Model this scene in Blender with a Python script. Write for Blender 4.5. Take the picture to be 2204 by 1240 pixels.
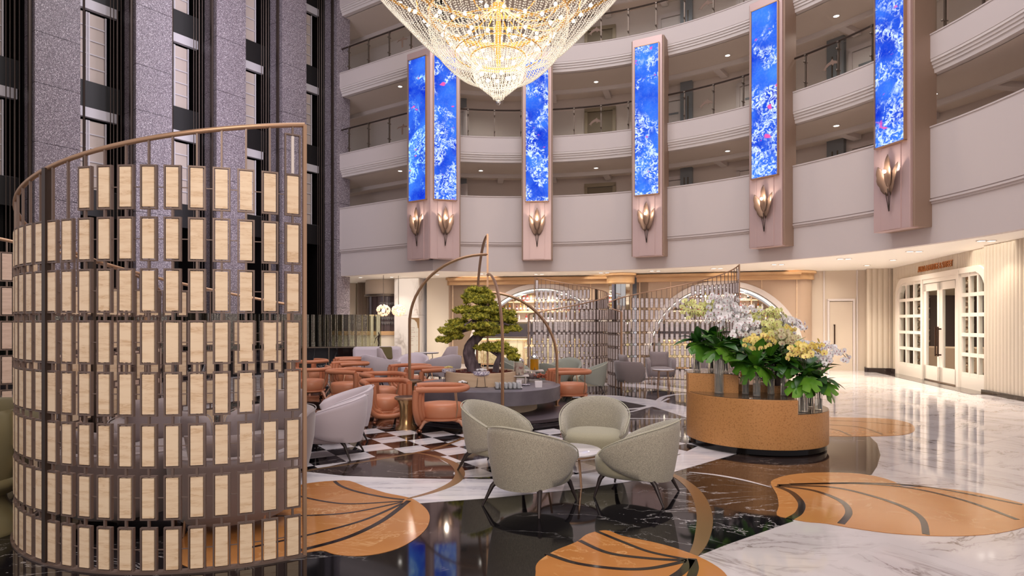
import bpy, math, random
import numpy as np
from mathutils import Vector, Matrix
random.seed(7); np.random.seed(7)
PI = math.pi
sc = bpy.context.scene
for o in list(bpy.data.objects): bpy.data.objects.remove(o)
C = sc.collection
F = 1300.0; CX = 1075.0; HY = 693.0; EYE = 1.65

def lin(c):
    return tuple(((v/12.92) if v <= 0.04045 else ((v+0.055)/1.055)**2.4) for v in c)
def rgb(r, g, b): return lin((r/255, g/255, b/255)) + (1,)

# ------------------------------------------------------------------ camera, world, lights
cam = bpy.data.cameras.new('camera'); co = bpy.data.objects.new('camera', cam); C.objects.link(co)
co.location = (0, 0, EYE); co.rotation_euler = (PI/2, 0, 0)
cam.sensor_width = 36; cam.lens = 36*F/2204
cam.shift_x = (1102-CX)/2204; cam.shift_y = (HY-620)/2204
cam.clip_start = 0.05; cam.clip_end = 200
sc.camera = co
w = bpy.data.worlds.new('world'); sc.world = w; w.use_nodes = True
w.node_tree.nodes['Background'].inputs[0].default_value = (0.95, 0.88, 0.93, 1)
w.node_tree.nodes['Background'].inputs[1].default_value = 0.62
sc.view_settings.view_transform = 'Standard'; sc.view_settings.look = 'None'
sc.view_settings.gamma = 1; sc.view_settings.use_curve_mapping = False
sc.view_settings.exposure = -0.16

def light(name, kind, loc, power, col=(1, .9, .8), size=.2, rot=(0, 0, 0), spot=None, size_y=None, shape=None, spread=None):
    l = bpy.data.lights.new(name, kind); l.energy = power; l.color = col
    if kind == 'AREA':
        l.shape = shape or ('RECTANGLE' if size_y else 'DISK'); l.size = size
        if size_y: l.size_y = size_y
        if spread: l.spread = math.radians(spread)
    else: l.shadow_soft_size = size
    if spot: l.spot_size = spot; l.spot_blend = .6
    o = bpy.data.objects.new(name, l); C.objects.link(o); o.location = loc; o.rotation_euler = rot
    return o
# area light added under the atrium roof, without fixture, to light the whole hall
light('atrium_fill', 'AREA', (0.5, 10.5, 16.5), 2100, (.98, .95, .98), 13)
# warm fill light added behind the viewer; its source is unseen
light('entrance_fill', 'AREA', (0, -3.5, 6.5), 620, (1, .85, .70), 6, (math.radians(50), 0, 0))

# ------------------------------------------------------------------ mesh helpers
class MB:
    def __init__(s): s.v = []; s.f = []
    def add(s, vs, fs):
        n = len(s.v); s.v.extend(vs); s.f.extend([tuple(i+n for i in f) for f in fs]); return s
    def box(s, c, d, rz=0, taper=1.0):
        x, y, z = d[0]/2, d[1]/2, d[2]/2; ca, sa = math.cos(rz), math.sin(rz); vs = []
        for k, (zz, t) in enumerate(((-z, 1), (z, taper))):
            for (a, b) in ((-x, -y), (x, -y), (x, y), (-x, y)):
                a *= t; b *= t
                vs.append((c[0]+a*ca-b*sa, c[1]+a*sa+b*ca, c[2]+zz))
        return s.add(vs, [(0, 3, 2, 1), (4, 5, 6, 7), (0, 1, 5, 4), (1, 2, 6, 5), (2, 3, 7, 6), (3, 0, 4, 7)])
    def bar(s, p, q, wd, dp=None):          # square bar between two points
        p = Vector(p); q = Vector(q); d = (q-p).normalized(); dp = dp or wd
        up = Vector((0, 0, 1)) if abs(d.z) < .9 else Vector((1, 0, 0))
        a = d.cross(up).normalized()*wd/2; b = a.cross(d).normalized()*dp/2
        vs = [tuple(e+x*a+y*b) for e in (p, q) for (x, y) in ((-1, -1), (1, -1), (1, 1), (-1, 1))]
        return s.add(vs, [(0, 3, 2, 1), (4, 5, 6, 7), (0, 1, 5, 4), (1, 2, 6, 5), (2, 3, 7, 6), (3, 0, 4, 7)])
    def tube(s, pts, r, n=8, closed=False, sq=1.0):
        pts = [Vector(p) for p in pts]; m = len(pts)
        rs = r if isinstance(r, (list, tuple)) else [r]*m
        prev = None; base = len(s.v); vs = []
        for i, p in enumerate(pts):
            if closed: t = (pts[(i+1) % m]-pts[i-1]).normalized()
            else: t = (pts[min(i+1, m-1)]-pts[max(i-1, 0)]).normalized()
            if prev is None:
                up = Vector((0, 0, 1)) if abs(t.z) < .9 else Vector((1, 0, 0)); a = t.cross(up).normalized()
            else:
                a = (prev-t*prev.dot(t))
                a = a.normalized() if a.length > 1e-6 else t.orthogonal().normalized()
            prev = a; b = a.cross(t)
            for k in range(n):
                an = 2*PI*k/n; vs.append(tuple(p+a*math.cos(an)*rs[i]+b*math.sin(an)*rs[i]*sq))
        fs = []
        for i in range(m if closed else m-1):
            j = (i+1) % m
            for k in range(n):
                l = (k+1) % n; fs.append((i*n+k, i*n+l, j*n+l, j*n+k))
        if not closed: fs.append(tuple(range(n-1, -1, -1))); fs.append(tuple((m-1)*n+k for k in range(n)))
        return s.add(vs, fs)
    def cyl(s, p, q, r, r2=None, n=12): return s.tube([p, q], [r, r if r2 is None else r2], n)
    def lathe(s, prof, c=(0, 0, 0), n=24, sx=1, sy=1, a0=0, a1=2*PI, cap=True):
        full = abs(a1-a0-2*PI) < 1e-6; m = len(prof); k = n if full else n+1; vs = []
        for i in range(k):
            a = a0+(a1-a0)*i/n
            for (r, z) in prof: vs.append((c[0]+r*math.cos(a)*sx, c[1]+r*math.sin(a)*sy, c[2]+z))
        fs = []
        for i in range(n):
            j = (i+1) % k
            for t in range(m-1): fs.append((i*m+t, j*m+t, j*m+t+1, i*m+t+1))
        if cap and full:
            if prof[0][0] > 1e-4: fs.append(tuple(i*m for i in range(n-1, -1, -1)))
            if prof[-1][0] > 1e-4: fs.append(tuple(i*m+m-1 for i in range(n)))
        return s.add(vs, fs)
    def prism(s, poly, z0, z1):
        n = len(poly); vs = [(x, y, z0) for x, y in poly]+[(x, y, z1) for x, y in poly]
        return s.add(vs, [tuple(range(n-1, -1, -1)), tuple(range(n, 2*n))]+[(i, (i+1) % n, (i+1) % n+n, i+n) for i in range(n)])
    def ball(s, c, r, n=10, m=6, sz=1.0, sx=1.0, sy=1.0):
        pr = [(r*math.sin(PI*i/m) if 0 < i < m else 1e-5, -r*math.cos(PI*i/m)*sz) for i in range(m+1)]
        return s.lathe(pr, c, n, sx, sy, cap=False)
    def sweep(s, path, prof, closed=True):  # path: (x,y,nx,ny); prof: (off,z) loop
        m = len(prof); vs = []
        for (x, y, nx, ny) in path:
            for (o, z) in prof: vs.append((x+nx*o, y+ny*o, z))
        fs = []; k = m if closed else m-1
        for i in range(len(path)-1):
            for t in range(k):
                u = (t+1) % m; fs.append((i*m+t, (i+1)*m+t, (i+1)*m+u, i*m+u))
        if closed: fs.append(tuple(range(m-1, -1, -1))); fs.append(tuple((len(path)-1)*m+t for t in range(m)))
        return s.add(vs, fs)

def mesh_of(mb, smooth=None, name='mesh'):
    me = bpy.data.meshes.new(name); me.from_pydata([tuple(v) for v in mb.v], [], mb.f); me.validate()
    import bmesh
    bm = bmesh.new(); bm.from_mesh(me); bmesh.ops.recalc_face_normals(bm, faces=bm.faces); bm.to_mesh(me); bm.free()
    if smooth:
        me.polygons.foreach_set('use_smooth', [True]*len(me.polygons)); me.set_sharp_from_angle(angle=math.radians(smooth))
    return me
def obj(name, mb, m, parent=None, smooth=None, loc=None, rz=0, bevel=0, sub=0):
    me = mb if isinstance(mb, bpy.types.Mesh) else mesh_of(mb, smooth, name)
    if m is not None and not len(me.materials): me.materials.append(m)
    o = bpy.data.objects.new(name, me); C.objects.link(o)
    if loc is not None: o.location = loc
    if rz: o.rotation_euler = (0, 0, rz)
    if parent is not None: o.parent = parent
    if bevel:
        b = o.modifiers.new('b', 'BEVEL'); b.width = bevel; b.segments = 2; b.limit_method = 'ANGLE'
    if sub:
        b = o.modifiers.new('s', 'SUBSURF'); b.levels = sub; b.render_levels = sub
    return o
def tag(o, label, cat, group=None):
    o['label'] = label; o['category'] = cat
    if group: o['group'] = group
    return o
def thing(name, label, cat, loc=(0, 0, 0), rz=0, group=None):
    o = bpy.data.objects.new(name, None); C.objects.link(o); o.location = loc; o.rotation_euler = (0, 0, rz)
    o.empty_display_size = .1
    return tag(o, label, cat, group)
def struct(name, mb, m, parent=None, **k):
    o = obj(name, mb, m, parent, **k)
    if parent is None: o['kind'] = 'structure'
    return o
def dup(root, loc, rz, label, group=None, scale=None):
    r = root.copy(); C.objects.link(r); r.location = loc; r.rotation_euler = (0, 0, rz); r['label'] = label
    if group: r['group'] = group
    if scale: r.scale = scale
    for ch in root.children:
        c = ch.copy(); C.objects.link(c); c.parent = r
        for g in ch.children:
            d = g.copy(); C.objects.link(d); d.parent = c
    return r
ONES = ['zero', 'first', 'second', 'third', 'fourth', 'fifth', 'sixth', 'seventh', 'eighth', 'ninth', 'tenth', 'eleventh', 'twelfth', 'thirteenth', 'fourteenth', 'fifteenth', 'sixteenth', 'seventeenth', 'eighteenth', 'nineteenth']
TENS = {20: 'twent', 30: 'thirt', 40: 'fort', 50: 'fift'}
def ordinal(n):
    if n < 20: return ONES[n]
    t, u = n//10*10, n % 10
    return TENS[t]+('ieth' if u == 0 else 'y-'+ONES[u])
def fl(px, py): D = EYE*F/(py-HY); return ((px-CX)*D/F, D)     # photo pixel on the floor -> world x, y
def at(px, py, D): return ((px-CX)*D/F, D, EYE-(py-HY)*D/F)
def spline(pts, n=6, closed=False):
    out = []; m = len(pts); P = [np.array(p, float) for p in pts]
    for i in range(m if closed else m-1):
        if closed: a, b, c, d = P[(i-1) % m], P[i], P[(i+1) % m], P[(i+2) % m]
        else: a, b, c, d = P[max(i-1, 0)], P[i], P[i+1], P[min(i+2, m-1)]
        for k in range(n):
            t = k/n
            out.append(tuple(.5*((2*b)+(-a+c)*t+(2*a-5*b+4*c-d)*t*t+(-a+3*b-3*c+d)*t**3)))
    if not closed: out.append(tuple(P[-1]))
    return out

# ------------------------------------------------------------------ materials
def mat(name, col, rough=.5, metal=0, **k):
    m = bpy.data.materials.new(name); m.use_nodes = True; nt = m.node_tree; b = nt.nodes['Principled BSDF']
    b.inputs['Base Color'].default_value = col; b.inputs['Roughness'].default_value = rough; b.inputs['Metallic'].default_value = metal
    if 'emit' in k: b.inputs['Emission Color'].default_value = k.get('ecol', col); b.inputs['Emission Strength'].default_value = k['emit']
    if 'trans' in k: b.inputs['Transmission Weight'].default_value = k['trans']
    if 'ior' in k: b.inputs['IOR'].default_value = k['ior']
    if 'coat' in k: b.inputs['Coat Weight'].default_value = k['coat']; b.inputs['Coat Roughness'].default_value = .08
    if 'sheen' in k: b.inputs['Sheen Weight'].default_value = k['sheen']
    if 'noise' in k:       # (scale, second colour, amount, detail, stretch)
        sc_, c2, lo, hi, st = k['noise']
        tc = nt.nodes.new('ShaderNodeTexCoord'); mp = nt.nodes.new('ShaderNodeMapping'); mp.inputs['Scale'].default_value = st
        mp.inputs['Rotation'].default_value = k.get('nrot', (0, 0, 0))
        nz = nt.nodes.new('ShaderNodeTexNoise'); nz.inputs['Scale'].default_value = sc_; nz.inputs['Detail'].default_value = k.get('det', 4)
        nz.inputs['Distortion'].default_value = k.get('dist', 0)
        cr = nt.nodes.new('ShaderNodeValToRGB'); e = cr.color_ramp.elements
        e[0].position = lo; e[0].color = col; e[1].position = hi; e[1].color = c2
        nt.links.new(tc.outputs['Object'], mp.inputs[0]); nt.links.new(mp.outputs[0], nz.inputs[0])
        nt.links.new(nz.outputs[0], cr.inputs[0]); nt.links.new(cr.outputs[0], b.inputs['Base Color'])
        if k.get('bump'):
            bp = nt.nodes.new('ShaderNodeBump'); bp.inputs['Strength'].default_value = k['bump']; bp.inputs['Distance'].default_value = k.get('bd', .01)
            nt.links.new(nz.outputs[0], bp.inputs['Height']); nt.links.new(bp.outputs[0], b.inputs['Normal'])
    return m
def veined(name, base, vein, scale, width, rough, stretch=(1, 1, 1), rot=0, cloud=None, vein2=None, coords='Object'):
    m = bpy.data.materials.new(name); m.use_nodes = True; nt = m.node_tree; b = nt.nodes['Principled BSDF']
    b.inputs['Roughness'].default_value = rough; b.inputs['IOR'].default_value = 1.5
    N = nt.nodes.new; L = nt.links.new
    tc = N('ShaderNodeTexCoord'); oi = N('ShaderNodeObjectInfo'); mp = N('ShaderNodeMapping'); mp.inputs['Scale'].default_value = stretch
    mul = N('ShaderNodeVectorMath'); mul.operation = 'SCALE'; mul.inputs['Scale'].default_value = 37.0
    comb = N('ShaderNodeCombineXYZ')
    for i in range(3): L(oi.outputs['Random'], comb.inputs[i])
    L(comb.outputs[0], mul.inputs[0])
    add = N('ShaderNodeVectorMath'); add.operation = 'ADD'
    L(tc.outputs[coords], add.inputs[0]); L(mul.outputs[0], add.inputs[1])
    mp.inputs['Rotation'].default_value = (0, 0, rot)
    L(add.outputs[0], mp.inputs[0])
    nz = N('ShaderNodeTexNoise'); nz.inputs['Scale'].default_value = scale; nz.inputs['Detail'].default_value = 6; nz.inputs['Roughness'].default_value = .6; nz.inputs['Distortion'].default_value = 1.2
    L(mp.outputs[0], nz.inputs[0])
    sub = N('ShaderNodeMath'); sub.operation = 'SUBTRACT'; sub.inputs[1].default_value = .5; L(nz.outputs[0], sub.inputs[0])
    ab = N('ShaderNodeMath'); ab.operation = 'ABSOLUTE'; L(sub.outputs[0], ab.inputs[0])
    cr = N('ShaderNodeValToRGB'); e = cr.color_ramp.elements; e[0].position = 0; e[0].color = (1, 1, 1, 1); e[1].position = width; e[1].color = (0, 0, 0, 1)
    L(ab.outputs[0], cr.inputs[0])
    n2 = N('ShaderNodeTexNoise'); n2.inputs['Scale'].default_value = scale*.7; n2.inputs['Detail'].default_value = 3; L(mp.outputs[0], n2.inputs[0])
    c2 = N('ShaderNodeValToRGB'); e = c2.color_ramp.elements; e[0].position = .42; e[0].color = (0, 0, 0, 1); e[1].position = .68; e[1].color = (1, 1, 1, 1)
    L(n2.outputs[0], c2.inputs[0])
    mu = N('ShaderNodeMath'); mu.operation = 'MULTIPLY'; L(cr.outputs[0], mu.inputs[0]); L(c2.outputs[0], mu.inputs[1])
    mx = N('ShaderNodeMix'); mx.data_type = 'RGBA'; L(mu.outputs[0], mx.inputs[0])
    if cloud:
        m2 = N('ShaderNodeMix'); m2.data_type = 'RGBA'; L(c2.outputs[0], m2.inputs[0]); m2.inputs[6].default_value = base; m2.inputs[7].default_value = cloud
        L(m2.outputs[2], mx.inputs[6])
    else: mx.inputs[6].default_value = base
    mx.inputs[7].default_value = vein
    L(mx.outputs[2], b.inputs['Base Color'])
    return m
M = {}
M['white_marble'] = veined('white_marble', rgb(200, 192, 192), rgb(104, 86, 80), 1.3, .03, .06, (1, 3.6, 1), .5, rgb(184, 176, 176))
M['white_band'] = veined('white_band_marble', rgb(226, 221, 224), rgb(160, 155, 165), 2.2, .03, .06, (.5, 5, 1), .1, rgb(208, 204, 212))
M['black_marble'] = veined('black_marble', rgb(16, 15, 17), rgb(205, 200, 200), .9, .009, .05, (1, 1.8, 1), .3, rgb(24, 22, 26))
M['brown_marble'] = veined('brown_marble', rgb(48, 38, 36), rgb(190, 170, 160), 1.6, .008, .05, (1, 2, 1), .7, rgb(58, 46, 42))
M['orange_stone'] = veined('orange_limestone', rgb(180, 118, 58), rgb(214, 164, 108), 1.7, .02, .11, (1, 1.4, 1), .2, rgb(170, 108, 48))
M['orange_stone2'] = veined('pale_orange_limestone', rgb(186, 128, 74), rgb(214, 170, 120), 1.9, .02, .11, (1, 1.4, 1), .9, rgb(176, 118, 64))
M['black_strip'] = mat('black_stone_strip', rgb(36, 28, 28), .08)
M['brass_strip'] = mat('brass_strip', rgb(176, 142, 100), .22, .75)
M['column_marble'] = veined('column_marble', rgb(228, 222, 218), rgb(140, 126, 116), .9, .05, .12, (1.6, 1.6, .5), .0, rgb(214, 206, 202))
M['onyx'] = veined('bar_onyx', rgb(232, 224, 190), rgb(150, 140, 90), 2.6, .05, .15, (1, 1, 1), .6, rgb(214, 200, 160))
M['wall_white'] = mat('wall_white', rgb(205, 193, 190), .6)
M['trim_white'] = mat('trim_white', rgb(216, 206, 202), .5)
M['soffit'] = mat('soffit_paint', rgb(214, 200, 188), .65)
M['balcony_wall'] = mat('balcony_wall', rgb(208, 194, 186), .7)
M['ceiling_warm'] = mat('ceiling_warm', rgb(252, 246, 236), .6)
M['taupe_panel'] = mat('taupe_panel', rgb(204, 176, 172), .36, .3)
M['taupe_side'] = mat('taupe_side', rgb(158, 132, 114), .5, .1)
M['granite'] = None
def granite():
    m = bpy.data.materials.new('sparkling_granite'); m.use_nodes = True; nt = m.node_tree; b = nt.nodes['Principled BSDF']; N = nt.nodes.new; L = nt.links.new
    tc = N('ShaderNodeTexCoord'); vo = N('ShaderNodeTexVoronoi'); vo.inputs['Scale'].default_value = 95; L(tc.outputs['Object'], vo.inputs[0])
    nz = N('ShaderNodeTexNoise'); nz.inputs['Scale'].default_value = 30; nz.inputs['Detail'].default_value = 6; L(tc.outputs['Object'], nz.inputs[0])
    cr = N('ShaderNodeValToRGB'); e = cr.color_ramp.elements; e[0].position = .0; e[0].color = rgb(70, 62, 70); e[1].position = 1; e[1].color = rgb(245, 238, 242)
    a = cr.color_ramp.elements.new(.55); a.color = rgb(122, 110, 118); a = cr.color_ramp.elements.new(.88); a.color = rgb(164, 152, 158)
    sp = N('ShaderNodeSeparateColor'); L(vo.outputs['Color'], sp.inputs[0]); L(sp.outputs[0], cr.inputs[0]); L(cr.outputs[0], b.inputs['Base Color'])
    b.inputs['Roughness'].default_value = .4; 
    bp = N('ShaderNodeBump'); bp.inputs['Strength'].default_value = .6; bp.inputs['Distance'].default_value = .02; L(vo.outputs['Color'], bp.inputs['Height']); L(bp.outputs[0], b.inputs['Normal'])
    return m
M['granite'] = granite()
M['dark'] = mat('dark_shaft', rgb(20, 15, 16), .5)
M['shaft_beige'] = mat('shaft_beige_panel', rgb(196, 180, 170), .5)
M['shaft_white'] = mat('shaft_white_lintel', rgb(206, 200, 204), .5)
M['steel'] = mat('brushed_steel', rgb(112, 100, 90), .38, .7)
M['sconce'] = mat('sconce_bronze', rgb(138, 112, 96), .38, .55)
M['sticker'] = mat('sticker_brown', rgb(128, 104, 90), .7)
M['dark_metal'] = mat('dark_metal', rgb(74, 62, 56), .35, .6)
M['bronze'] = mat('bronze_rail', rgb(186, 150, 122), .34, .6)
M['frame'] = mat('screen_frame', rgb(122, 104, 96), .4, .4)
M['stone_panel'] = veined('screen_stone_panel', rgb(238, 214, 184), rgb(206, 172, 134), 9, .06, .35, (.6, .6, 5), .0, rgb(228, 200, 168), coords='Object')
M['stone_pale'] = veined('pale_stone_panel', rgb(238, 226, 224), rgb(212, 194, 186), 9, .05, .4, (.6, .6, 5), .0, rgb(224, 208, 204))
M['stone_pink'] = veined('pink_stone_panel', rgb(222, 196, 180), rgb(196, 168, 150), 9, .05, .4, (.6, .6, 5), .0, rgb(212, 184, 168))
M['globe'] = mat('globe_glass', rgb(250, 226, 200), .1, 0, emit=.5, ecol=rgb(255, 214, 170))
M['globe_bulb'] = mat('globe_bulb', (1, 1, 1, 1), .4, emit=3, ecol=rgb(255, 224, 180))
M['glass'] = mat('clear_glass', (.93, .97, .96, 1), .0, 0, trans=1.0, ior=1.03)
M['vase_glass'] = mat('vase_glass', (.97, .98, .97, 1), .03, 0, trans=.9, ior=1.15)
M['tumbler'] = mat('tumbler_glass', (.97, .98, 1, 1), .08, 0, trans=.72, ior=1.3)
M['green_glass'] = mat('fluted_green_glass', (.70, .74, .58, 1), .05, 0, trans=1.0, ior=1.15)
M['mirror'] = mat('mirror', (.88, .88, .82, 1), .04, 1)
M['leg_dark'] = mat('dark_leg', rgb(48, 38, 38), .35, .2)
def fabric(name, col, c2, s=160, b=.5): return mat(name, col, .9, 0, sheen=.3, noise=(s, c2, .35, .7, (1, 1, 1)), bump=b, bd=.004)
M['sage'] = fabric('sage_fabric', rgb(138, 134, 122), rgb(192, 184, 166))
M['sage_piping'] = mat('sage_piping', rgb(186, 184, 164), .8)
M['sage_seat'] = fabric('sage_seat_fabric', rgb(154, 148, 126), rgb(168, 162, 138))
M['sage_far'] = mat('sage_far_fabric', rgb(148, 150, 140), .85)
M['lilac'] = mat('lilac_fabric', rgb(206, 194, 202), .85, sheen=.3)
M['lilac_dark'] = mat('mauve_fabric', rgb(180, 164, 168), .85, sheen=.3)
M['coral'] = mat('coral_leather', rgb(196, 126, 92), .45)
M['coral_seat'] = mat('coral_seat_leather', rgb(204, 134, 100), .4)
M['rosewood'] = mat('rose_wood', rgb(192, 138, 112), .35)
M['gold_ball'] = mat('bronze_ball', rgb(150, 100, 80), .12, .95)
M['grey_velvet'] = mat('grey_velvet', rgb(138, 124, 124), .85, sheen=.4)
M['olive'] = mat('olive_leather', rgb(116, 108, 80), .5)
M['tabletop'] = M['white_band']
M['counter'] = mat('dark_grey_counter', rgb(106, 100, 110), .4, noise=(3, rgb(126, 120, 128), .35, .7, (1, 1, 1)))
M['counter_side'] = mat('grey_counter_side', rgb(112, 102, 108), .4)
M['dais'] = mat('dais', rgb(78, 68, 74), .4)
M['beige'] = mat('beige_drum', rgb(232, 216, 192), .55)
M['wood_pale'] = mat('pale_wood', rgb(226, 200, 170), .45, noise=(2, rgb(214, 184, 152), .3, .7, (1, 1, 9)))
M['bar_wall'] = mat('bar_wall_panel', rgb(186, 160, 138), .5)
M['bar_gold'] = mat('bar_crown_wood', rgb(206, 168, 126), .35, noise=(1.2, rgb(192, 150, 106), .3, .7, (1, 1, 12)))
M['cream'] = mat('cream_panel', rgb(206, 190, 172), .5)
M['cream2'] = mat('cream_wall', rgb(228, 216, 198), .55)
M['fluted'] = mat('fluted_cream', rgb(206, 192, 174), .5)
M['door_white'] = mat('white_door_paint', rgb(232, 222, 210), .4)
M['handle'] = mat('dark_bronze_handle', rgb(70, 48, 38), .3, .8)
M['bronze_planter'] = mat('bronze_leaf_planter', rgb(208, 150, 92), .36, .2, noise=(60, rgb(168, 112, 60), .52, .72, (1, 1, 1)), det=8, bump=.12)
M['black_plinth'] = mat('black_plinth', rgb(16, 14, 15), .12)
M['plate_top'] = mat('planter_top', rgb(92, 74, 56), .15, .4)
M['leaf_dark'] = mat('dark_leaf', rgb(34, 72, 30), .35, noise=(6, rgb(52, 100, 34), .35, .65, (1, 1, 1)))
M['leaf'] = mat('green_leaf', rgb(56, 112, 30), .3, noise=(7, rgb(92, 146, 44), .35, .65, (1, 1, 1)))
M['leaf_bright'] = mat('bright_leaf', rgb(86, 146, 38), .3, noise=(7, rgb(120, 172, 60), .35, .65, (1, 1, 1)))
M['stem'] = mat('stem', rgb(78, 72, 48), .6)
M['fl_white'] = mat('white_orchid', rgb(252, 250, 252), .5)
M['fl_yellow'] = mat('yellow_orchid', rgb(252, 232, 140), .5)
M['fl_green'] = mat('lime_orchid', rgb(244, 246, 170), .5)
M['fl_cream'] = mat('cream_orchid', rgb(236, 228, 190), .5)
M['bonsai'] = mat('bonsai_needles', rgb(106, 112, 26), .75, noise=(16, rgb(206, 198, 74), .40, .62, (1, 1, 1)), bump=1.0, bd=.03)
M['bark'] = mat('bark', rgb(128, 112, 120), .8, noise=(14, rgb(88, 74, 80), .4, .6, (1, 1, .25)), bump=.6)
M['mulch'] = mat('red_mulch', rgb(160, 78, 62), .9, noise=(60, rgb(90, 40, 34), .4, .6, (1, 1, 1)), bump=1, bd=.03)
M['tray_black'] = mat('tray_black', rgb(30, 28, 32), .3)
M['bead'] = mat('crystal_bead', rgb(232, 228, 220), .1, 0, emit=.30, ecol=rgb(255, 236, 206))  # emission puts the glow of the bulbs into the beads
M['bead_bright'] = mat('crystal_bead_bright', rgb(232, 226, 216), .1, 0, emit=.5, ecol=rgb(255, 238, 210))  # same bead with stronger painted glow, for the lower rings
M['gold'] = mat('gold', rgb(226, 176, 96), .25, .85, emit=.05, ecol=rgb(255, 190, 90))  # faint glow painted into the gold, which is no lamp
M['bulb'] = mat('lamp_bulb', (1, 1, 1, 1), .5, emit=16, ecol=rgb(255, 236, 206))
M['down'] = mat('downlight', (1, 1, 1, 1), .5, emit=4, ecol=rgb(255, 246, 232))
M['led'] = mat('led_strip', (1, 1, 1, 1), .5, emit=2.6, ecol=rgb(255, 240, 222))
M['warm_strip'] = mat('warm_led_strip', (1, 1, 1, 1), .5, emit=4, ecol=rgb(255, 206, 140))
M['brown_door'] = mat('brown_door', rgb(122, 106, 84), .5)
M['door_frame'] = mat('door_frame', rgb(150, 134, 110), .45)
M['grey_pilaster'] = mat('grey_pilaster', rgb(134, 138, 142), .4, .2)
M['white_paper'] = mat('white_card', rgb(240, 234, 240), .6)
M['ceramic'] = mat('patterned_ceramic', rgb(150, 140, 168), .3, noise=(34, rgb(232, 226, 236), .45, .55, (1, 1, 1)))
M['wood_bowl'] = mat('wood_bowl', rgb(104, 74, 50), .4)
M['red_fruit'] = mat('red_fruit', rgb(140, 50, 44), .4, noise=(60, rgb(70, 20, 24), .4, .6, (1, 1, 1)))
M['juice'] = mat('orange_juice', rgb(236, 156, 20), .2, 0, trans=.25, noise=(9, rgb(190, 160, 50), .5, .75, (1, 1, 1)))
M['water'] = mat('fruit_water', rgb(222, 200, 190), .1, 0, trans=.15, noise=(11, rgb(150, 40, 40), .5, .7, (1, 1, 1)))
M['shell'] = mat('shell_grey', rgb(150, 134, 134), .5, noise=(10, rgb(110, 92, 92), .4, .6, (1, 1, 1)))
M['curtain'] = mat('curtain', rgb(176, 158, 144), .8)
M['smoked'] = mat('smoked_cabinet', rgb(92, 78, 80), .15, .1)
M['cushion_olive'] = mat('olive_cushion', rgb(96, 84, 48), .8)
M['card_gold'] = mat('sign_gold', rgb(206, 164, 112), .3, .6)
M['letter'] = mat('bronze_letters', rgb(190, 120, 62), .25, .7)
M['text_dark'] = mat('sign_text', rgb(110, 96, 84), .6)
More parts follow.
